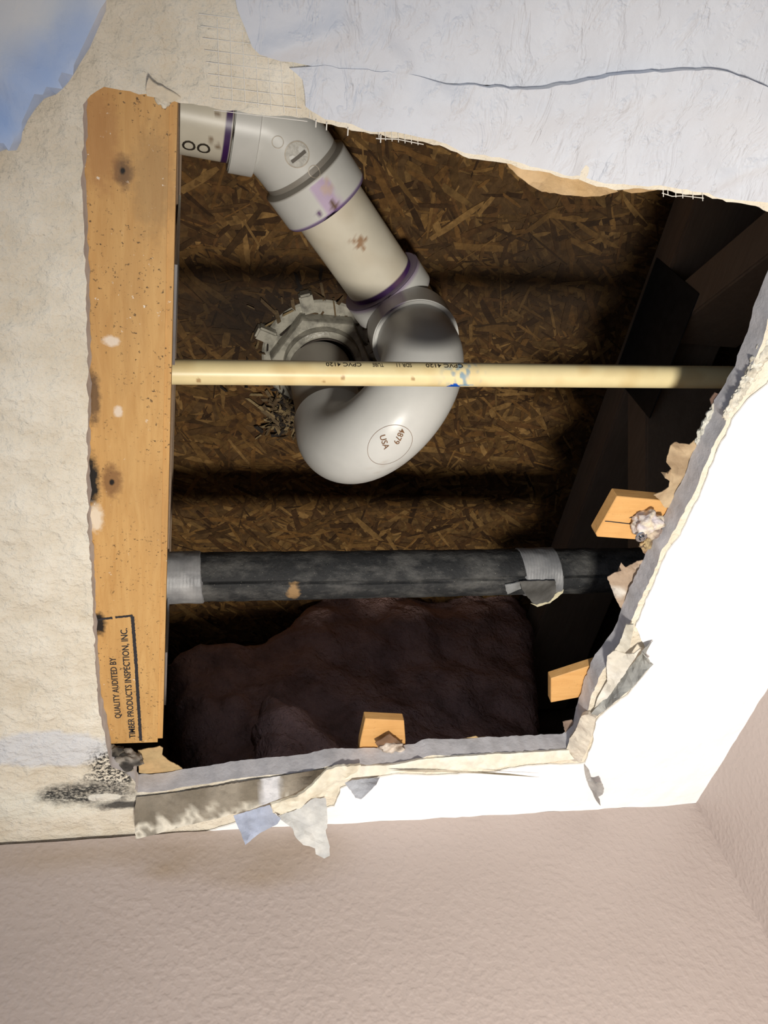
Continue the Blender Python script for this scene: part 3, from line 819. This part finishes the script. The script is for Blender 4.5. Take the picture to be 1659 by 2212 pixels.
for a in (-38, 5, 200, 250):
    ar_ = math.radians(a); rot = Matrix.Rotation(ar_, 3, 'Z')
    link('lug', bm_mesh('lug', box_bm((DC[0] + .060 * math.cos(ar_), DC[1] + .060 * math.sin(ar_), ZS - .008), (.020, .013, .014), .002, rot)), 'drain', sd)

# ================================================================== CPVC WATER PIPE
wp = thing('water_pipe', 'thin cream CPVC water pipe with blue smears crossing the hole', 'pipe')
ca_, cb_ = Vector(at(370, 803, .10)), Vector(at(1500, 814.5, .10)); cd = (cb_ - ca_).normalized()
CR = 0.0081
c0_ = ca_ - cd * 0.9; c1_ = ca_ + cd * 0.95
CP = lin(240, 222, 170)
bl = [(Vector(at(978, 829, .093)), .0045, lin(10, 80, 190)), (Vector(at(972, 830, .094)), .003, lin(10, 80, 190))]
def c_cp(s, a, p):
    c_ = CP
    sx = (p - ca_).dot(cd)
    c_ = mixc(c_, lin(214, 176, 110), .35 * max(0, min(1, 2.2 * (nz(p.x, p.y, p.z, 70) - .1))))
    x0 = (Vector(at(985, 805, .1)) - ca_).dot(cd)
    g = math.exp(-((sx - x0 - .002) / .011) ** 2)
    up = (p.y - (ca_ + cd * sx).y) / CR
    c_ = mixc(c_, lin(70, 140, 180), .75 * g * max(0, min(1, 3.0 * (nz(p.x, p.y * .6, p.z, 330) + .02))) * (1 if up < .55 else 0))
    xb = (Vector(at(980, 829, .1)) - ca_).dot(cd)
    t = sx - xb
    if up > .1 and -0.0065 < t < 0.012:
        lim = .80 - .0 if t < 0 else .62 - t * 8
        if up > .80 - .48 * math.cos((t + .0015) / .005 * 1.57) and t < .0035: c_ = lin(12, 86, 196)
        elif abs(up - .62 + t * 12) < .10 and t >= 0: c_ = mixc(c_, lin(90, 150, 190), .7)
    for q in ((740, 816), (893, 818), (430, 822), (700, 824)):
        c_ = mixc(c_, lin(150, 108, 60), .7 * blot(p, at(*q, .0925), .0016, 1, .8))
    return c_
pth = line(c0_, ca_ - cd * .03, .05)[:-1] + line(ca_ - cd * .03, ca_ + cd * .42, .0009) + line(ca_ + cd * .43, c1_, .05)
cp = link('tube', sweep(pth, [CR] * len(pth), 48, c_cp), 'cpvc', wp)
tb_c = bvh_of(cp)
for s, x0, x1 in (('CPVC 4120', 1010, 905), ('SDR 11', 893, 846), ('TUBE', 828, 800), ('CPVC 4120', 790, 690)):
    pm = (Vector(at(x0, 781, .1)) + Vector(at(x1, 781, .1))) / 2
    sx = (pm - ca_).dot(cd); pc = ca_ + cd * sx
    d1 = Vector((0, -.96, -.28)).normalized()
    put_text('print', s, .0046, pc + d1 * CR, -cd, d1.cross(-cd), 'ink', wp, tb_c, .00015, .9 * abs((Vector(at(x0, 781, .1)) - Vector(at(x1, 781, .1))).length) / (.0046 * .62 * len(s)))

# ================================================================== FOAM-COVERED PIPE
ip = thing('insulated_pipe', 'pipe in black foam sleeve bound with silver duct tape', 'pipe')
ZF = 0.125
fa, fb = Vector(at(400, 1247, ZF)), Vector(at(1250, 1233, ZF)); fd = (fb - fa).normalized()
FR = 0.0197
def fwob(s, a): return 0.0006 * nz(s, math.cos(a) * .02, math.sin(a) * .02, 60) + .0004 * nz(s, math.cos(a) * .02, math.sin(a) * .02 + 5, 160)
def seam(s, a):
    w = fwob(s, a); da = (a - 2.74 + .06 * math.sin(s * 22) + math.pi) % (2 * math.pi) - math.pi
    return w - .0022 * math.exp(-(da / .045) ** 2)
pth = line(fa - fd * .9, fa - fd * .05, .05)[:-1] + line(fa - fd * .05, fa + fd * .40, .0022) + line(fa + fd * .41, fa + fd * .9, .05)
link('foam_sleeve', sweep(pth, [FR] * len(pth), 96, None, True, 'foam_sleeve', seam), 'foam', ip)
def tape_band(x0, x1, skew, extra=.0009):
    a_ = fa + fd * (Vector(at(x0, 1240, ZF)) - fa).dot(fd); b_ = fa + fd * (Vector(at(x1, 1240, ZF)) - fa).dot(fd)
    pt = line(a_, b_, .0016); n = len(pt)
    me = sweep(pt, [FR - .001] + [FR + extra] * (n - 2) + [FR - .001], 64, None, False, 'tape_band', lambda s, a: fwob(s, a) + .0004 * nz(s, a, 2, 30))
    for v in me.vertices:
        dy = v.co.y - fa.y; v.co += fd * (skew * dy)
    return link('tape_band', me, 'tape', ip)
tape_band(330, 440, .08)
tape_band(1124, 1206, .18)
# loose tape tongue hanging under the second band
tz = ZF - FR - .002
fl_pts = [at(1122, 1256, tz), at(1128, 1274, tz), at(1140, 1290, tz), at(1150, 1302, tz), at(1163, 1308, tz), at(1185, 1301, tz), at(1196, 1290, tz), at(1202, 1276, tz), at(1200, 1254, tz)]
flap('tape_tongue', fl_pts, 'paper', ip, lin(70, 68, 64), lin(98, 96, 92), .0006, bump=.0008)
flap('tape_backing', [at(1196, 1285, tz + .002), at(1217, 1272, tz + .003), at(1216, 1280, tz + .002), at(1188, 1303, tz - .0005), at(1160, 1311, tz - .001), at(1146, 1303, tz - .0005), at(1160, 1306, tz)], 'paper', ip, lin(226, 216, 178), lin(205, 196, 165))
flap('foam_scrap', [at(1091, 1264, tz), at(1123, 1258, tz), at(1126, 1272, tz), at(1110, 1278, tz - .001), at(1096, 1283, tz)], 'paper', ip, lin(150, 152, 152), lin(120, 120, 118), .0012)

# ================================================================== INSULATION
def batt(name, outline, Y, thick, label, seed):
    """fluffy batt standing on edge: outline in pixels laid on the plane y = Y, rounded and lumpy"""
    pts = [at_y(x, y, Y) for x, y in outline]
    poly = [Vector((p[0], p[2])) for p in pts]
    dn = []
    for i in range(len(poly)):
        a, b = poly[i], poly[(i + 1) % len(poly)]; kk = max(1, int((b - a).length / .004))
        for j in range(kk):
            p = a.lerp(b, j / kk); dd = (b - a).normalized(); nn = Vector((-dd.y, dd.x))
            dn.append(p + nn * (.006 * nz(p.x, p.y, seed, 60) + .004 * nz(p.x, p.y, seed, 190)))
    xs = [p.x for p in dn]; ys = [p.y for p in dn]; s_ = .007
    G = np.array([(a, b) for a in np.arange(min(xs), max(xs), s_) for b in np.arange(min(ys), max(ys), s_)]); G = G[inside(G, dn)]
    bq = np.array([(p.x, p.y) for p in dn])
    d = np.array([np.sqrt(((bq - g) ** 2).sum(1).min()) for g in G]); G = G[d > s_ * .5]
    Vv = list(dn) + [Vector(g) for g in G]
    vv, _, ff, _, _, _ = delaunay_2d_cdt(Vv, [(i, (i + 1) % len(dn)) for i in range(len(dn))], [], 0, 1e-7)
    P = np.array([(v.x, v.y) for v in vv]); Tt = np.array(ff); Tt = Tt[inside(P[Tt].mean(1), dn)]
    fr = []; bk = []
    for p in P:
        e = math.sqrt(((bq - p) ** 2).sum(1).min()); t = min(1, e / .03); bulge = math.sqrt(max(0, 1 - (1 - t) ** 2)) * .03
        l_ = .02 * nz(p[0], p[1], seed, 14) + .010 * nz(p[0], p[1], seed + 2, 40) + .004 * nz(p[0], p[1], seed + 4, 120)
        fr.append((p[0], Y + .03 - bulge + l_ * (.3 + .7 * t), p[1])); bk.append((p[0], Y + .03 + thick, p[1]))
    n = len(P)
    faces = [tuple(t) for t in Tt.tolist()] + [(t[0] + n, t[2] + n, t[1] + n) for t in Tt.tolist()]
    cnt = {}
    for t in Tt.tolist():
        for a, b in ((t[0], t[1]), (t[1], t[2]), (t[2], t[0])):
            if (b, a) in cnt: del cnt[(b, a)]
            else: cnt[(a, b)] = 1
    faces += [(b, a, a + n, b + n) for a, b in cnt]
    o = link(name, mesh(name, fr + bk, faces, True), 'insul')
    return tag(o, label, 'insulation')
batt('insulation_batt', [(362, 1392), (430, 1375), (500, 1362), (545, 1366), (590, 1352), (640, 1312), (700, 1255), (900, 1230), (1120, 1240), (1160, 1330), (1180, 1500), (1180, 1720), (470, 1720), (430, 1640), (405, 1560), (385, 1480)], .69, .12, 'fuzzy pink fibreglass batt filling the cavity end below the foam-covered pipe', 2.0)
batt('insulation_batt', [(572, 1468), (620, 1490), (680, 1520), (740, 1570), (780, 1660), (760, 1740), (560, 1740), (552, 1640), (556, 1540)], .60, .012, 'loose tuft of pink fibreglass sagging in front of the batt', 5.0)

# ================================================================== LATH BLOCKS BEHIND THE DRYWALL
def block(bot, thick, label, mat='block', lead=None):
    V = [Vector(at(x, y, T + .0015)) for x, y in bot]
    n = len(V)
    bm = bmesh.new()
    lo = [bm.verts.new(v) for v in V]; hi = [bm.verts.new(v + Vector((0, 0, thick))) for v in V]
    bm.faces.new(lo); bm.faces.new(hi)
    for i in range(n): bm.faces.new((lo[i], lo[(i + 1) % n], hi[(i + 1) % n], hi[i]))
    bmesh.ops.recalc_face_normals(bm, faces=bm.faces)
    bmesh.ops.bevel(bm, geom=list(bm.edges), offset=.0005, segments=1, affect='EDGES')
    r_ = thing('wood_block', label, 'wood block', 'pine blocks bridging the hole edge')
    link('lath', bm_mesh('lath', bm), mat, r_)
    return r_
b1 = block([(1333, 1072), (1440, 1082), (1500, 1088), (1470, 1176), (1375, 1166), (1290, 1160), (1287, 1153)], .0095, 'pine block with a crack and a screw, beside the gypsum lump')
b2 = block([(1190, 1466), (1270, 1440), (1330, 1422), (1320, 1490), (1255, 1506), (1190, 1518)], .0075, 'clean pine block poking out below the duct-taped end of the foam pipe')
b3 = block([(789, 1553), (873, 1557), (876, 1600), (874, 1680), (770, 1680), (778, 1603)], .0075, 'small pine block with a white speck on the edge by the far wall')
# crack line and screw on the first block
def groove(pts, z, w, parent, mat):
    V = []; Fc = []
    P = [Vector(at(*p, z)) for p in pts]
    for i, p in enumerate(P):
        d = (P[min(i + 1, len(P) - 1)] - P[max(0, i - 1)]).normalized(); nn = Vector((-d.y, d.x, 0)) * w
        V += [p - nn, p + nn]
    for i in range(len(P) - 1): Fc.append((2 * i, 2 * i + 2, 2 * i + 3, 2 * i + 1))
    return link('split', mesh('split', V, Fc), mat, parent)
groove([(1307, 1126), (1320, 1127), (1345, 1130), (1372, 1133)], T + .0012, .00035, b1, 'stamp')
groove([(1360, 1119), (1375, 1113), (1395, 1108), (1410, 1106)], T + .0012, .0004, b1, 'stamp')
sc = Vector(at(1386, 1161, T - .0105))
link('screw', lathe([(0.0001, -.0012), (.0012, -.0012), (.0014, .0), (.0038, .0), (.0042, .0006), (.0040, .0012), (.0018, .004), (.0018, .022), (.0001, .022)], 28, (0, 0)), 'steel', b1).location = sc
for a in (0, 1):
    o = link('screw_recess', bm_mesh('screw_recess', box_bm((0, 0, -.0004), (.0042, .0009, .001), 0, Matrix.Rotation(.4 + a * math.pi / 2, 3, 'Z'))), 'stamp', b1); o.location = sc

# ================================================================== TORN EDGES (parts of the ceiling)
def lump(name, x, y, z, r, c1, c2, seed, sq=(1, 1, .6)):
    bm = bmesh.new(); bmesh.ops.create_icosphere(bm, subdivisions=4, radius=1)
    o = Vector(at(x, y, z)); C = []
    for v in bm.verts:
        d = v.co.copy()
        f = 1 + .55 * noise.noise(d * 1.6 + Vector((seed, 0, 0))) + .20 * noise.noise(d * 4 + Vector((seed, 0, 0))) + .07 * noise.noise(d * 10 + Vector((seed, 3, 0)))
        v.co = o + Vector((d.x * r * sq[0], d.y * r * sq[1], d.z * r * sq[2])) * f
    V = [v.co.copy() for v in bm.verts]; Fc = [tuple(v.index for v in f_.verts) for f_ in bm.faces]; bm.free()
    for v in V:
        t = max(0, min(1, .5 + 1.6 * nz(v.x, v.y, v.z + seed, 160))); C.append(mixc(c1, c2, t))
    return link(name, mesh(name, V, Fc, True, C), 'crumb', ceiling)
KR1, KR2 = lin(196, 164, 118), lin(168, 138, 98)
GY1, GY2 = lin(226, 220, 206), lin(170, 160, 150)
lump('gypsum_crumb', 1398, 1128, T - .004, .0085, lin(205, 196, 198), lin(228, 214, 190), 1, (1.15, .95, .8))
lump('gypsum_crumb', 1412, 1150, T - .004, .0055, lin(220, 204, 178), lin(150, 132, 122), 2)
lump('gypsum_crumb', 1400, 1172, T - .002, .0050, lin(206, 182, 134), lin(120, 100, 78), 3)
lump('gypsum_crumb', 265, 1645, T - .006, .009, lin(60, 56, 52), lin(176, 168, 156), 4, (1.3, .9, .8))
lump('gypsum_crumb', 250, 1625, T - .003, .006, lin(40, 36, 32), lin(120, 112, 100), 5)
lump('gypsum_crumb', 352, 216, T - .010, .003, lin(230, 222, 204), lin(200, 188, 164), 6)
lump('gypsum_crumb', 845, 1612, T - .003, .0065, lin(222, 208, 192), lin(150, 130, 112), 9, (1.5, .8, .7))
for i, (x, y, r) in enumerate(((1545, 879, .0028), (1535, 898, .0034), (1524, 916, .003), (1516, 933, .0028), (1508, 950, .002))):
    lump('gypsum_crumb', x, y, T + .001, r, lin(212, 210, 198), lin(190, 186, 172), 10 + i, (.9, 1.5, .8))
# ribbed bare core along the upper right rim
for i in range(13):
    t = i / 12; x = 1652 - 92 * t; y = 742 + 152 * t
    lump('gypsum_crumb', x + 10, y, .0012, .0050 * (1 - .45 * t), lin(224, 220, 206), lin(206, 198, 180), 30 + i, (.9, 1.2, .6))
TP = T + .0005
def pp(pts, z0, z1=None, idx=()):
    """outline pixels at height z0; vertices listed in idx are bent to height z1"""
    return [at(x, y, z1 if i in idx else z0) for i, (x, y) in enumerate(pts)]
# kraft backing paper
flap('backing_paper', pp([(1090, 345), (1100, 362), (1120, 380), (1142, 398), (1170, 414), (1215, 421), (1262, 425), (1296, 424), (1335, 414), (1310, 395), (1200, 370)], TP, TP - .004, (4, 5, 6, 7)), 'paper', ceiling, KR1, lin(206, 176, 134), seed=1)
flap('backing_paper', pp([(1345, 412), (1365, 417), (1400, 414), (1432, 408), (1460, 395), (1360, 392)], TP), 'paper', ceiling, KR1, KR2, seed=2)
flap('backing_paper', pp([(1508, 948), (1490, 962), (1474, 958), (1462, 955), (1449, 965), (1441, 985), (1440, 1000), (1450, 1012), (1444, 1024), (1427, 1021), (1436, 1033), (1447, 1040), (1445, 1054), (1430, 1064), (1412, 1068), (1425, 1082), (1436, 1096), (1470, 1090), (1500, 1030)], TP, TP + .006, (4, 5, 6, 7, 9)), 'paper', ceiling, lin(190, 166, 132), lin(158, 134, 104), bump=.002, seed=3)
flap('backing_paper', pp([(1405, 1205), (1375, 1212), (1352, 1226), (1342, 1216), (1338, 1224), (1342, 1232), (1328, 1236), (1312, 1248), (1320, 1268), (1328, 1290), (1340, 1312), (1346, 1322), (1375, 1290), (1400, 1240)], TP, TP + .008, (2, 3, 4, 6, 7, 8)), 'paper', ceiling, lin(184, 160, 134), lin(150, 126, 104), bump=.0016, seed=4,
     colf=lambda p: mixc(lin(172, 150, 128), lin(216, 208, 196), max(0, min(1, 12 * (nz(p.x, p.y, 3, 60) - .1)))))
flap('backing_paper', pp([(1382, 1175), (1392, 1172), (1408, 1180), (1420, 1172), (1440, 1180), (1420, 1210), (1402, 1214), (1395, 1200), (1388, 1192)], TP, TP - .003, (0, 1)), 'paper', ceiling, lin(190, 164, 120), lin(120, 96, 74), bump=.002, seed=5)
flap('backing_paper', pp([(298, 1622), (345, 1612), (352, 1616), (350, 1632), (362, 1642), (385, 1655), (396, 1664), (340, 1672), (300, 1668)], TP), 'paper', ceiling, KR1, lin(186, 160, 116), seed=6)
flap('backing_paper', pp([(1558, 852), (1546, 850), (1534, 864), (1540, 880), (1562, 872), (1580, 860)], TP), 'paper', ceiling, lin(108, 84, 70), lin(90, 68, 58), seed=7)
flap('backing_paper', pp([(1000, 1597), (1012, 1594), (1028, 1589), (1034, 1593), (1049, 1593), (1050, 1612), (995, 1612)], TP), 'paper', ceiling, lin(206, 178, 130), lin(180, 150, 104), seed=8)
flap('backing_paper', pp([(810, 1604), (830, 1592), (842, 1587), (860, 1600), (872, 1612), (850, 1622), (820, 1618)], T - .004), 'paper', ceiling, lin(128, 96, 70), lin(90, 70, 54), seed=9)
flap('backing_paper', pp([(1216, 1560), (1236, 1556), (1248, 1572), (1240, 1596), (1222, 1590)], TP - .002), 'paper', ceiling, lin(150, 128, 112), lin(110, 92, 80), seed=10)
flap('torn_paper', [at(318, 207, -.001), at(316, 190, -.004), at(322, 168, -.007), at(332, 182, -.006), at(350, 190, -.004), at(392, 214, -.001), at(370, 222, -.001), at(345, 212, -.001)], 'paper', ceiling, lin(222, 212, 192), lin(206, 194, 170), seed=30)
# hanging drywall strip with brown paper face and pasted compound
def strip_col(p):
    v = (p.z + .024) / .022; n_ = .35 * nz(p.x, p.y, p.z, 120) + .2 * nz(p.x, p.y, p.z, 400)
    c_ = mixc(lin(124, 114, 98), lin(150, 140, 124), max(0, min(1, .5 + 2 * nz(p.x, p.y, 4, 50))))
    q = (1 - v) + n_
    c_ = mixc(c_, lin(224, 216, 198), max(0, min(1, (q - .62) * 5)) * (1 if q < .98 else .2))
    xr = p.x
    c_ = mixc(c_, lin(92, 80, 64), max(0, min(1, (xr - .088) * 60)) * .8)
    c_ = mixc(c_, lin(214, 212, 212), max(0, min(1, 4 * (1 - abs((xr - .074) / .008)))))
    return c_
flap('drywall_strip', [at(294, 1722, -.002), at(380, 1712, -.002), at(470, 1698, -.002), at(560, 1683, -.002), at(650, 1669, -.002), at(705, 1660, -.002), at(668, 1695, -.012), at(632, 1716, -.014), at(600, 1727, -.016), at(545, 1748, -.018), at(470, 1768, -.020), at(400, 1784, -.022), at(330, 1804, -.024), at(293, 1813, -.024), at(290, 1770, -.013)],
     'paper', ceiling, None, None, .0045, colf=strip_col, bump=.0012, seed=11)
CR1, CR2 = lin(228, 222, 204), lin(206, 196, 174)
flap('torn_compound', [at(585, 1738, -.016), at(640, 1722, -.015), at(672, 1700, -.010), at(706, 1662, -.003), at(745, 1655, -.003), at(780, 1655, -.003), at(760, 1682, -.003), at(742, 1692, -.003), at(722, 1720, -.005), at(706, 1722, -.008), at(672, 1724, -.012), at(650, 1745, -.016), at(600, 1764, -.018)], 'paper', ceiling, CR1, CR2, .0022, bump=.0018, seed=12)
flap('hanging_sheet', [at(504, 1762, -.018), at(560, 1745, -.018), at(583, 1738, -.018), at(590, 1755, -.020), at(607, 1768, -.023), at(600, 1780, -.026), at(560, 1800, -.031), at(530, 1825, -.036), at(520, 1800, -.028)], 'paper', ceiling, lin(176, 184, 204), lin(160, 166, 182), .0006, bump=.0012, seed=13)
flap('hanging_sheet', [at(598, 1764, -.018), at(650, 1745, -.016), at(676, 1724, -.012), at(704, 1724, -.010), at(706, 1745, -.016), at(708, 1775, -.024), at(704, 1800, -.030), at(712, 1828, -.036), at(712, 1848, -.040), at(700, 1854, -.041), at(682, 1845, -.039), at(680, 1832, -.037), at(655, 1825, -.036), at(640, 1810, -.033), at(632, 1790, -.028)], 'paper', ceiling, lin(206, 205, 200), lin(184, 184, 182), .0006, bump=.0016, seed=14)
flap('hanging_sheet', [at(744, 1690, -.003), at(780, 1682, -.003), at(820, 1679, -.003), at(812, 1695, -.010), at(796, 1712, -.015), at(780, 1726, -.018), at(768, 1722, -.016), at(758, 1708, -.010)], 'paper', ceiling, lin(190, 192, 198), lin(170, 172, 180), .0006, bump=.001, seed=15)  # gray triangular sheet just below the rim
# bottom rim compound ledge and loose tape line
flap('torn_compound', pp([(700, 1660), (760, 1656), (850, 1652), (905, 1641), (980, 1634), (1064, 1629), (1148, 1625), (1228, 1620), (1240, 1640), (1180, 1648), (1110, 1652), (1060, 1662), (980, 1662), (900, 1664), (820, 1674), (760, 1680), (715, 1690)], -.0015, -.0045, tuple(range(8, 17))), 'paper', ceiling, lin(232, 228, 214), lin(222, 214, 196), .002, bump=.0008, seed=16)
flap('loose_tape', pp([(840, 1664), (900, 1662), (960, 1663), (1040, 1667), (1100, 1671), (1168, 1679), (1100, 1675), (1040, 1671), (960, 1668), (900, 1667)], -.0055, -.008, (5, 6, 7)), 'paper', ceiling, lin(190, 180, 160), lin(150, 140, 124), .0005, bump=.0003, seed=17)
# torn slivers on the right rim, and a gray sheet for a corner shadow
flap('sliver_and_shade', pp([(1352, 1350), (1368, 1350), (1368, 1362), (1360, 1400), (1346, 1414), (1330, 1416), (1322, 1412), (1338, 1390)], -.002, -.006, (1, 2, 3)), 'paper', ceiling, lin(214, 210, 196), lin(186, 180, 164), .001, seed=18)
flap('sliver_and_shade', pp([(1312, 1416), (1328, 1406), (1352, 1412), (1370, 1412), (1385, 1400), (1356, 1446), (1330, 1484), (1300, 1524), (1280, 1544), (1290, 1510), (1312, 1470), (1310, 1440)], -.003, -.009, (3, 4, 5, 6)), 'paper', ceiling, lin(226, 222, 212), lin(206, 200, 186), .001, seed=19)
flap('sliver_and_shade', pp([(1408, 1384), (1384, 1410), (1396, 1420), (1407, 1436), (1396, 1450), (1360, 1490), (1330, 1514), (1288, 1548), (1277, 1542), (1302, 1510), (1330, 1476), (1360, 1440)], -.004, -.014, (1, 2, 3, 4, 5, 6)), 'paper', ceiling, lin(168, 168, 162), lin(140, 140, 136), .0012, bump=.002, seed=20)
flap('sliver_and_shade', pp([(1262, 1652), (1270, 1662), (1276, 1680), (1286, 1694), (1298, 1690), (1305, 1704), (1302, 1716), (1292, 1722), (1297, 1740), (1284, 1722), (1272, 1698), (1264, 1674)], -.003, -.012, (3, 4, 5, 6, 7)), 'paper', ceiling, lin(176, 172, 168), lin(150, 146, 142), .0008, bump=.001, seed=21)  # gray sheet standing in for the shadow crease at the corner
flap('torn_compound', [at(1256, 1546, -.003), at(1270, 1544, -.005), at(1287, 1551, -.007), at(1279, 1590, -.008), at(1266, 1625, -.008), at(1256, 1645, -.006), at(1240, 1646, -.004), at(1228, 1640, -.002), at(1224, 1618, 0), at(1230, 1596, .002), at(1243, 1578, .001)], 'paper', ceiling, lin(212, 203, 186), lin(190, 180, 166), .004, bump=.002, seed=31)
# joint mesh: threads sticking out of the rim and showing through the bare strip
def threads(name, segs, r=.00022):
    V = []; Fc = []
    for a, b in segs:
        a = Vector(a); b = Vector(b); d = (b - a).normalized(); u = d.orthogonal().normalized(); w = d.cross(u); s0 = len(V)
        for p in (a, b):
            for j in range(5): q = 2 * math.pi * j / 5; V.append(p + (u * math.cos(q) + w * math.sin(q)) * r)
        for j in range(5): Fc.append((s0 + j, s0 + (j + 1) % 5, s0 + 5 + (j + 1) % 5, s0 + 5 + j))
    return link(name, mesh(name, V, Fc, True), 'thread', ceiling)
zt_ = -.0006
S = []
for i in range(7): S.append((at(818 + 14 * i, 280 + 2.4 * i, zt_), at(818 + 14 * i + 1, 301 + 2.0 * i, zt_ + .001)))
S += [(at(812, 299, zt_), at(860, 301, zt_)), (at(860, 301, zt_), at(915, 312, zt_))]
threads('mesh_tape', S)
S = [(at(x, 400, zt_), at(x + 1, y, zt_)) for x, y in ((1432, 425), (1442, 422), (1459, 426), (1474, 428), (1496, 430), (1517, 434))] + [(at(1430, 417, zt_), at(1452, 424, zt_)), (at(1452, 424, zt_), at(1475, 423, zt_)), (at(1475, 423, zt_), at(1520, 428, zt_))]
threads('mesh_tape', S)
S = []
for i in range(9): S.append((at(430 + 4 * i, 30 + 26 * i, -.0004), at(560 + 13 * i, 46 + 27 * i, -.0004)))
for i in range(8): S.append((at(470 + 27 * i, 40 + 12 * i, -.0004), at(474 + 28 * i, 215 + 6 * i, -.0004)))
threads('mesh_tape', S, .00018)
S = [(at(x, y - 4, -.001), at(x - 1, y + 13, -.0005)) for x, y in ((683, 262), (706, 268), (752, 280), (823, 295))]
threads('mesh_tape', S, .0003)

# ================================================================== put every thing's origin at its base
bpy.context.view_layer.update()
for o in [q for q in col.objects if q.parent is None and q.get('kind') != 'structure' and q.type in ('EMPTY', 'MESH')]:
    ms = [q for q in ([o] + list(o.children_recursive)) if q.type == 'MESH']
    if not ms: continue
    cs = [q.matrix_world @ Vector(b) for q in ms for b in q.bound_box]
    c_ = Vector(((min(v.x for v in cs) + max(v.x for v in cs)) / 2, (min(v.y for v in cs) + max(v.y for v in cs)) / 2, min(v.z for v in cs)))
    d = c_ - o.location
    if o.type == 'MESH': o.data.transform(Matrix.Translation(-d))
    for chd in o.children: chd.location = chd.location - d
    o.location = c_
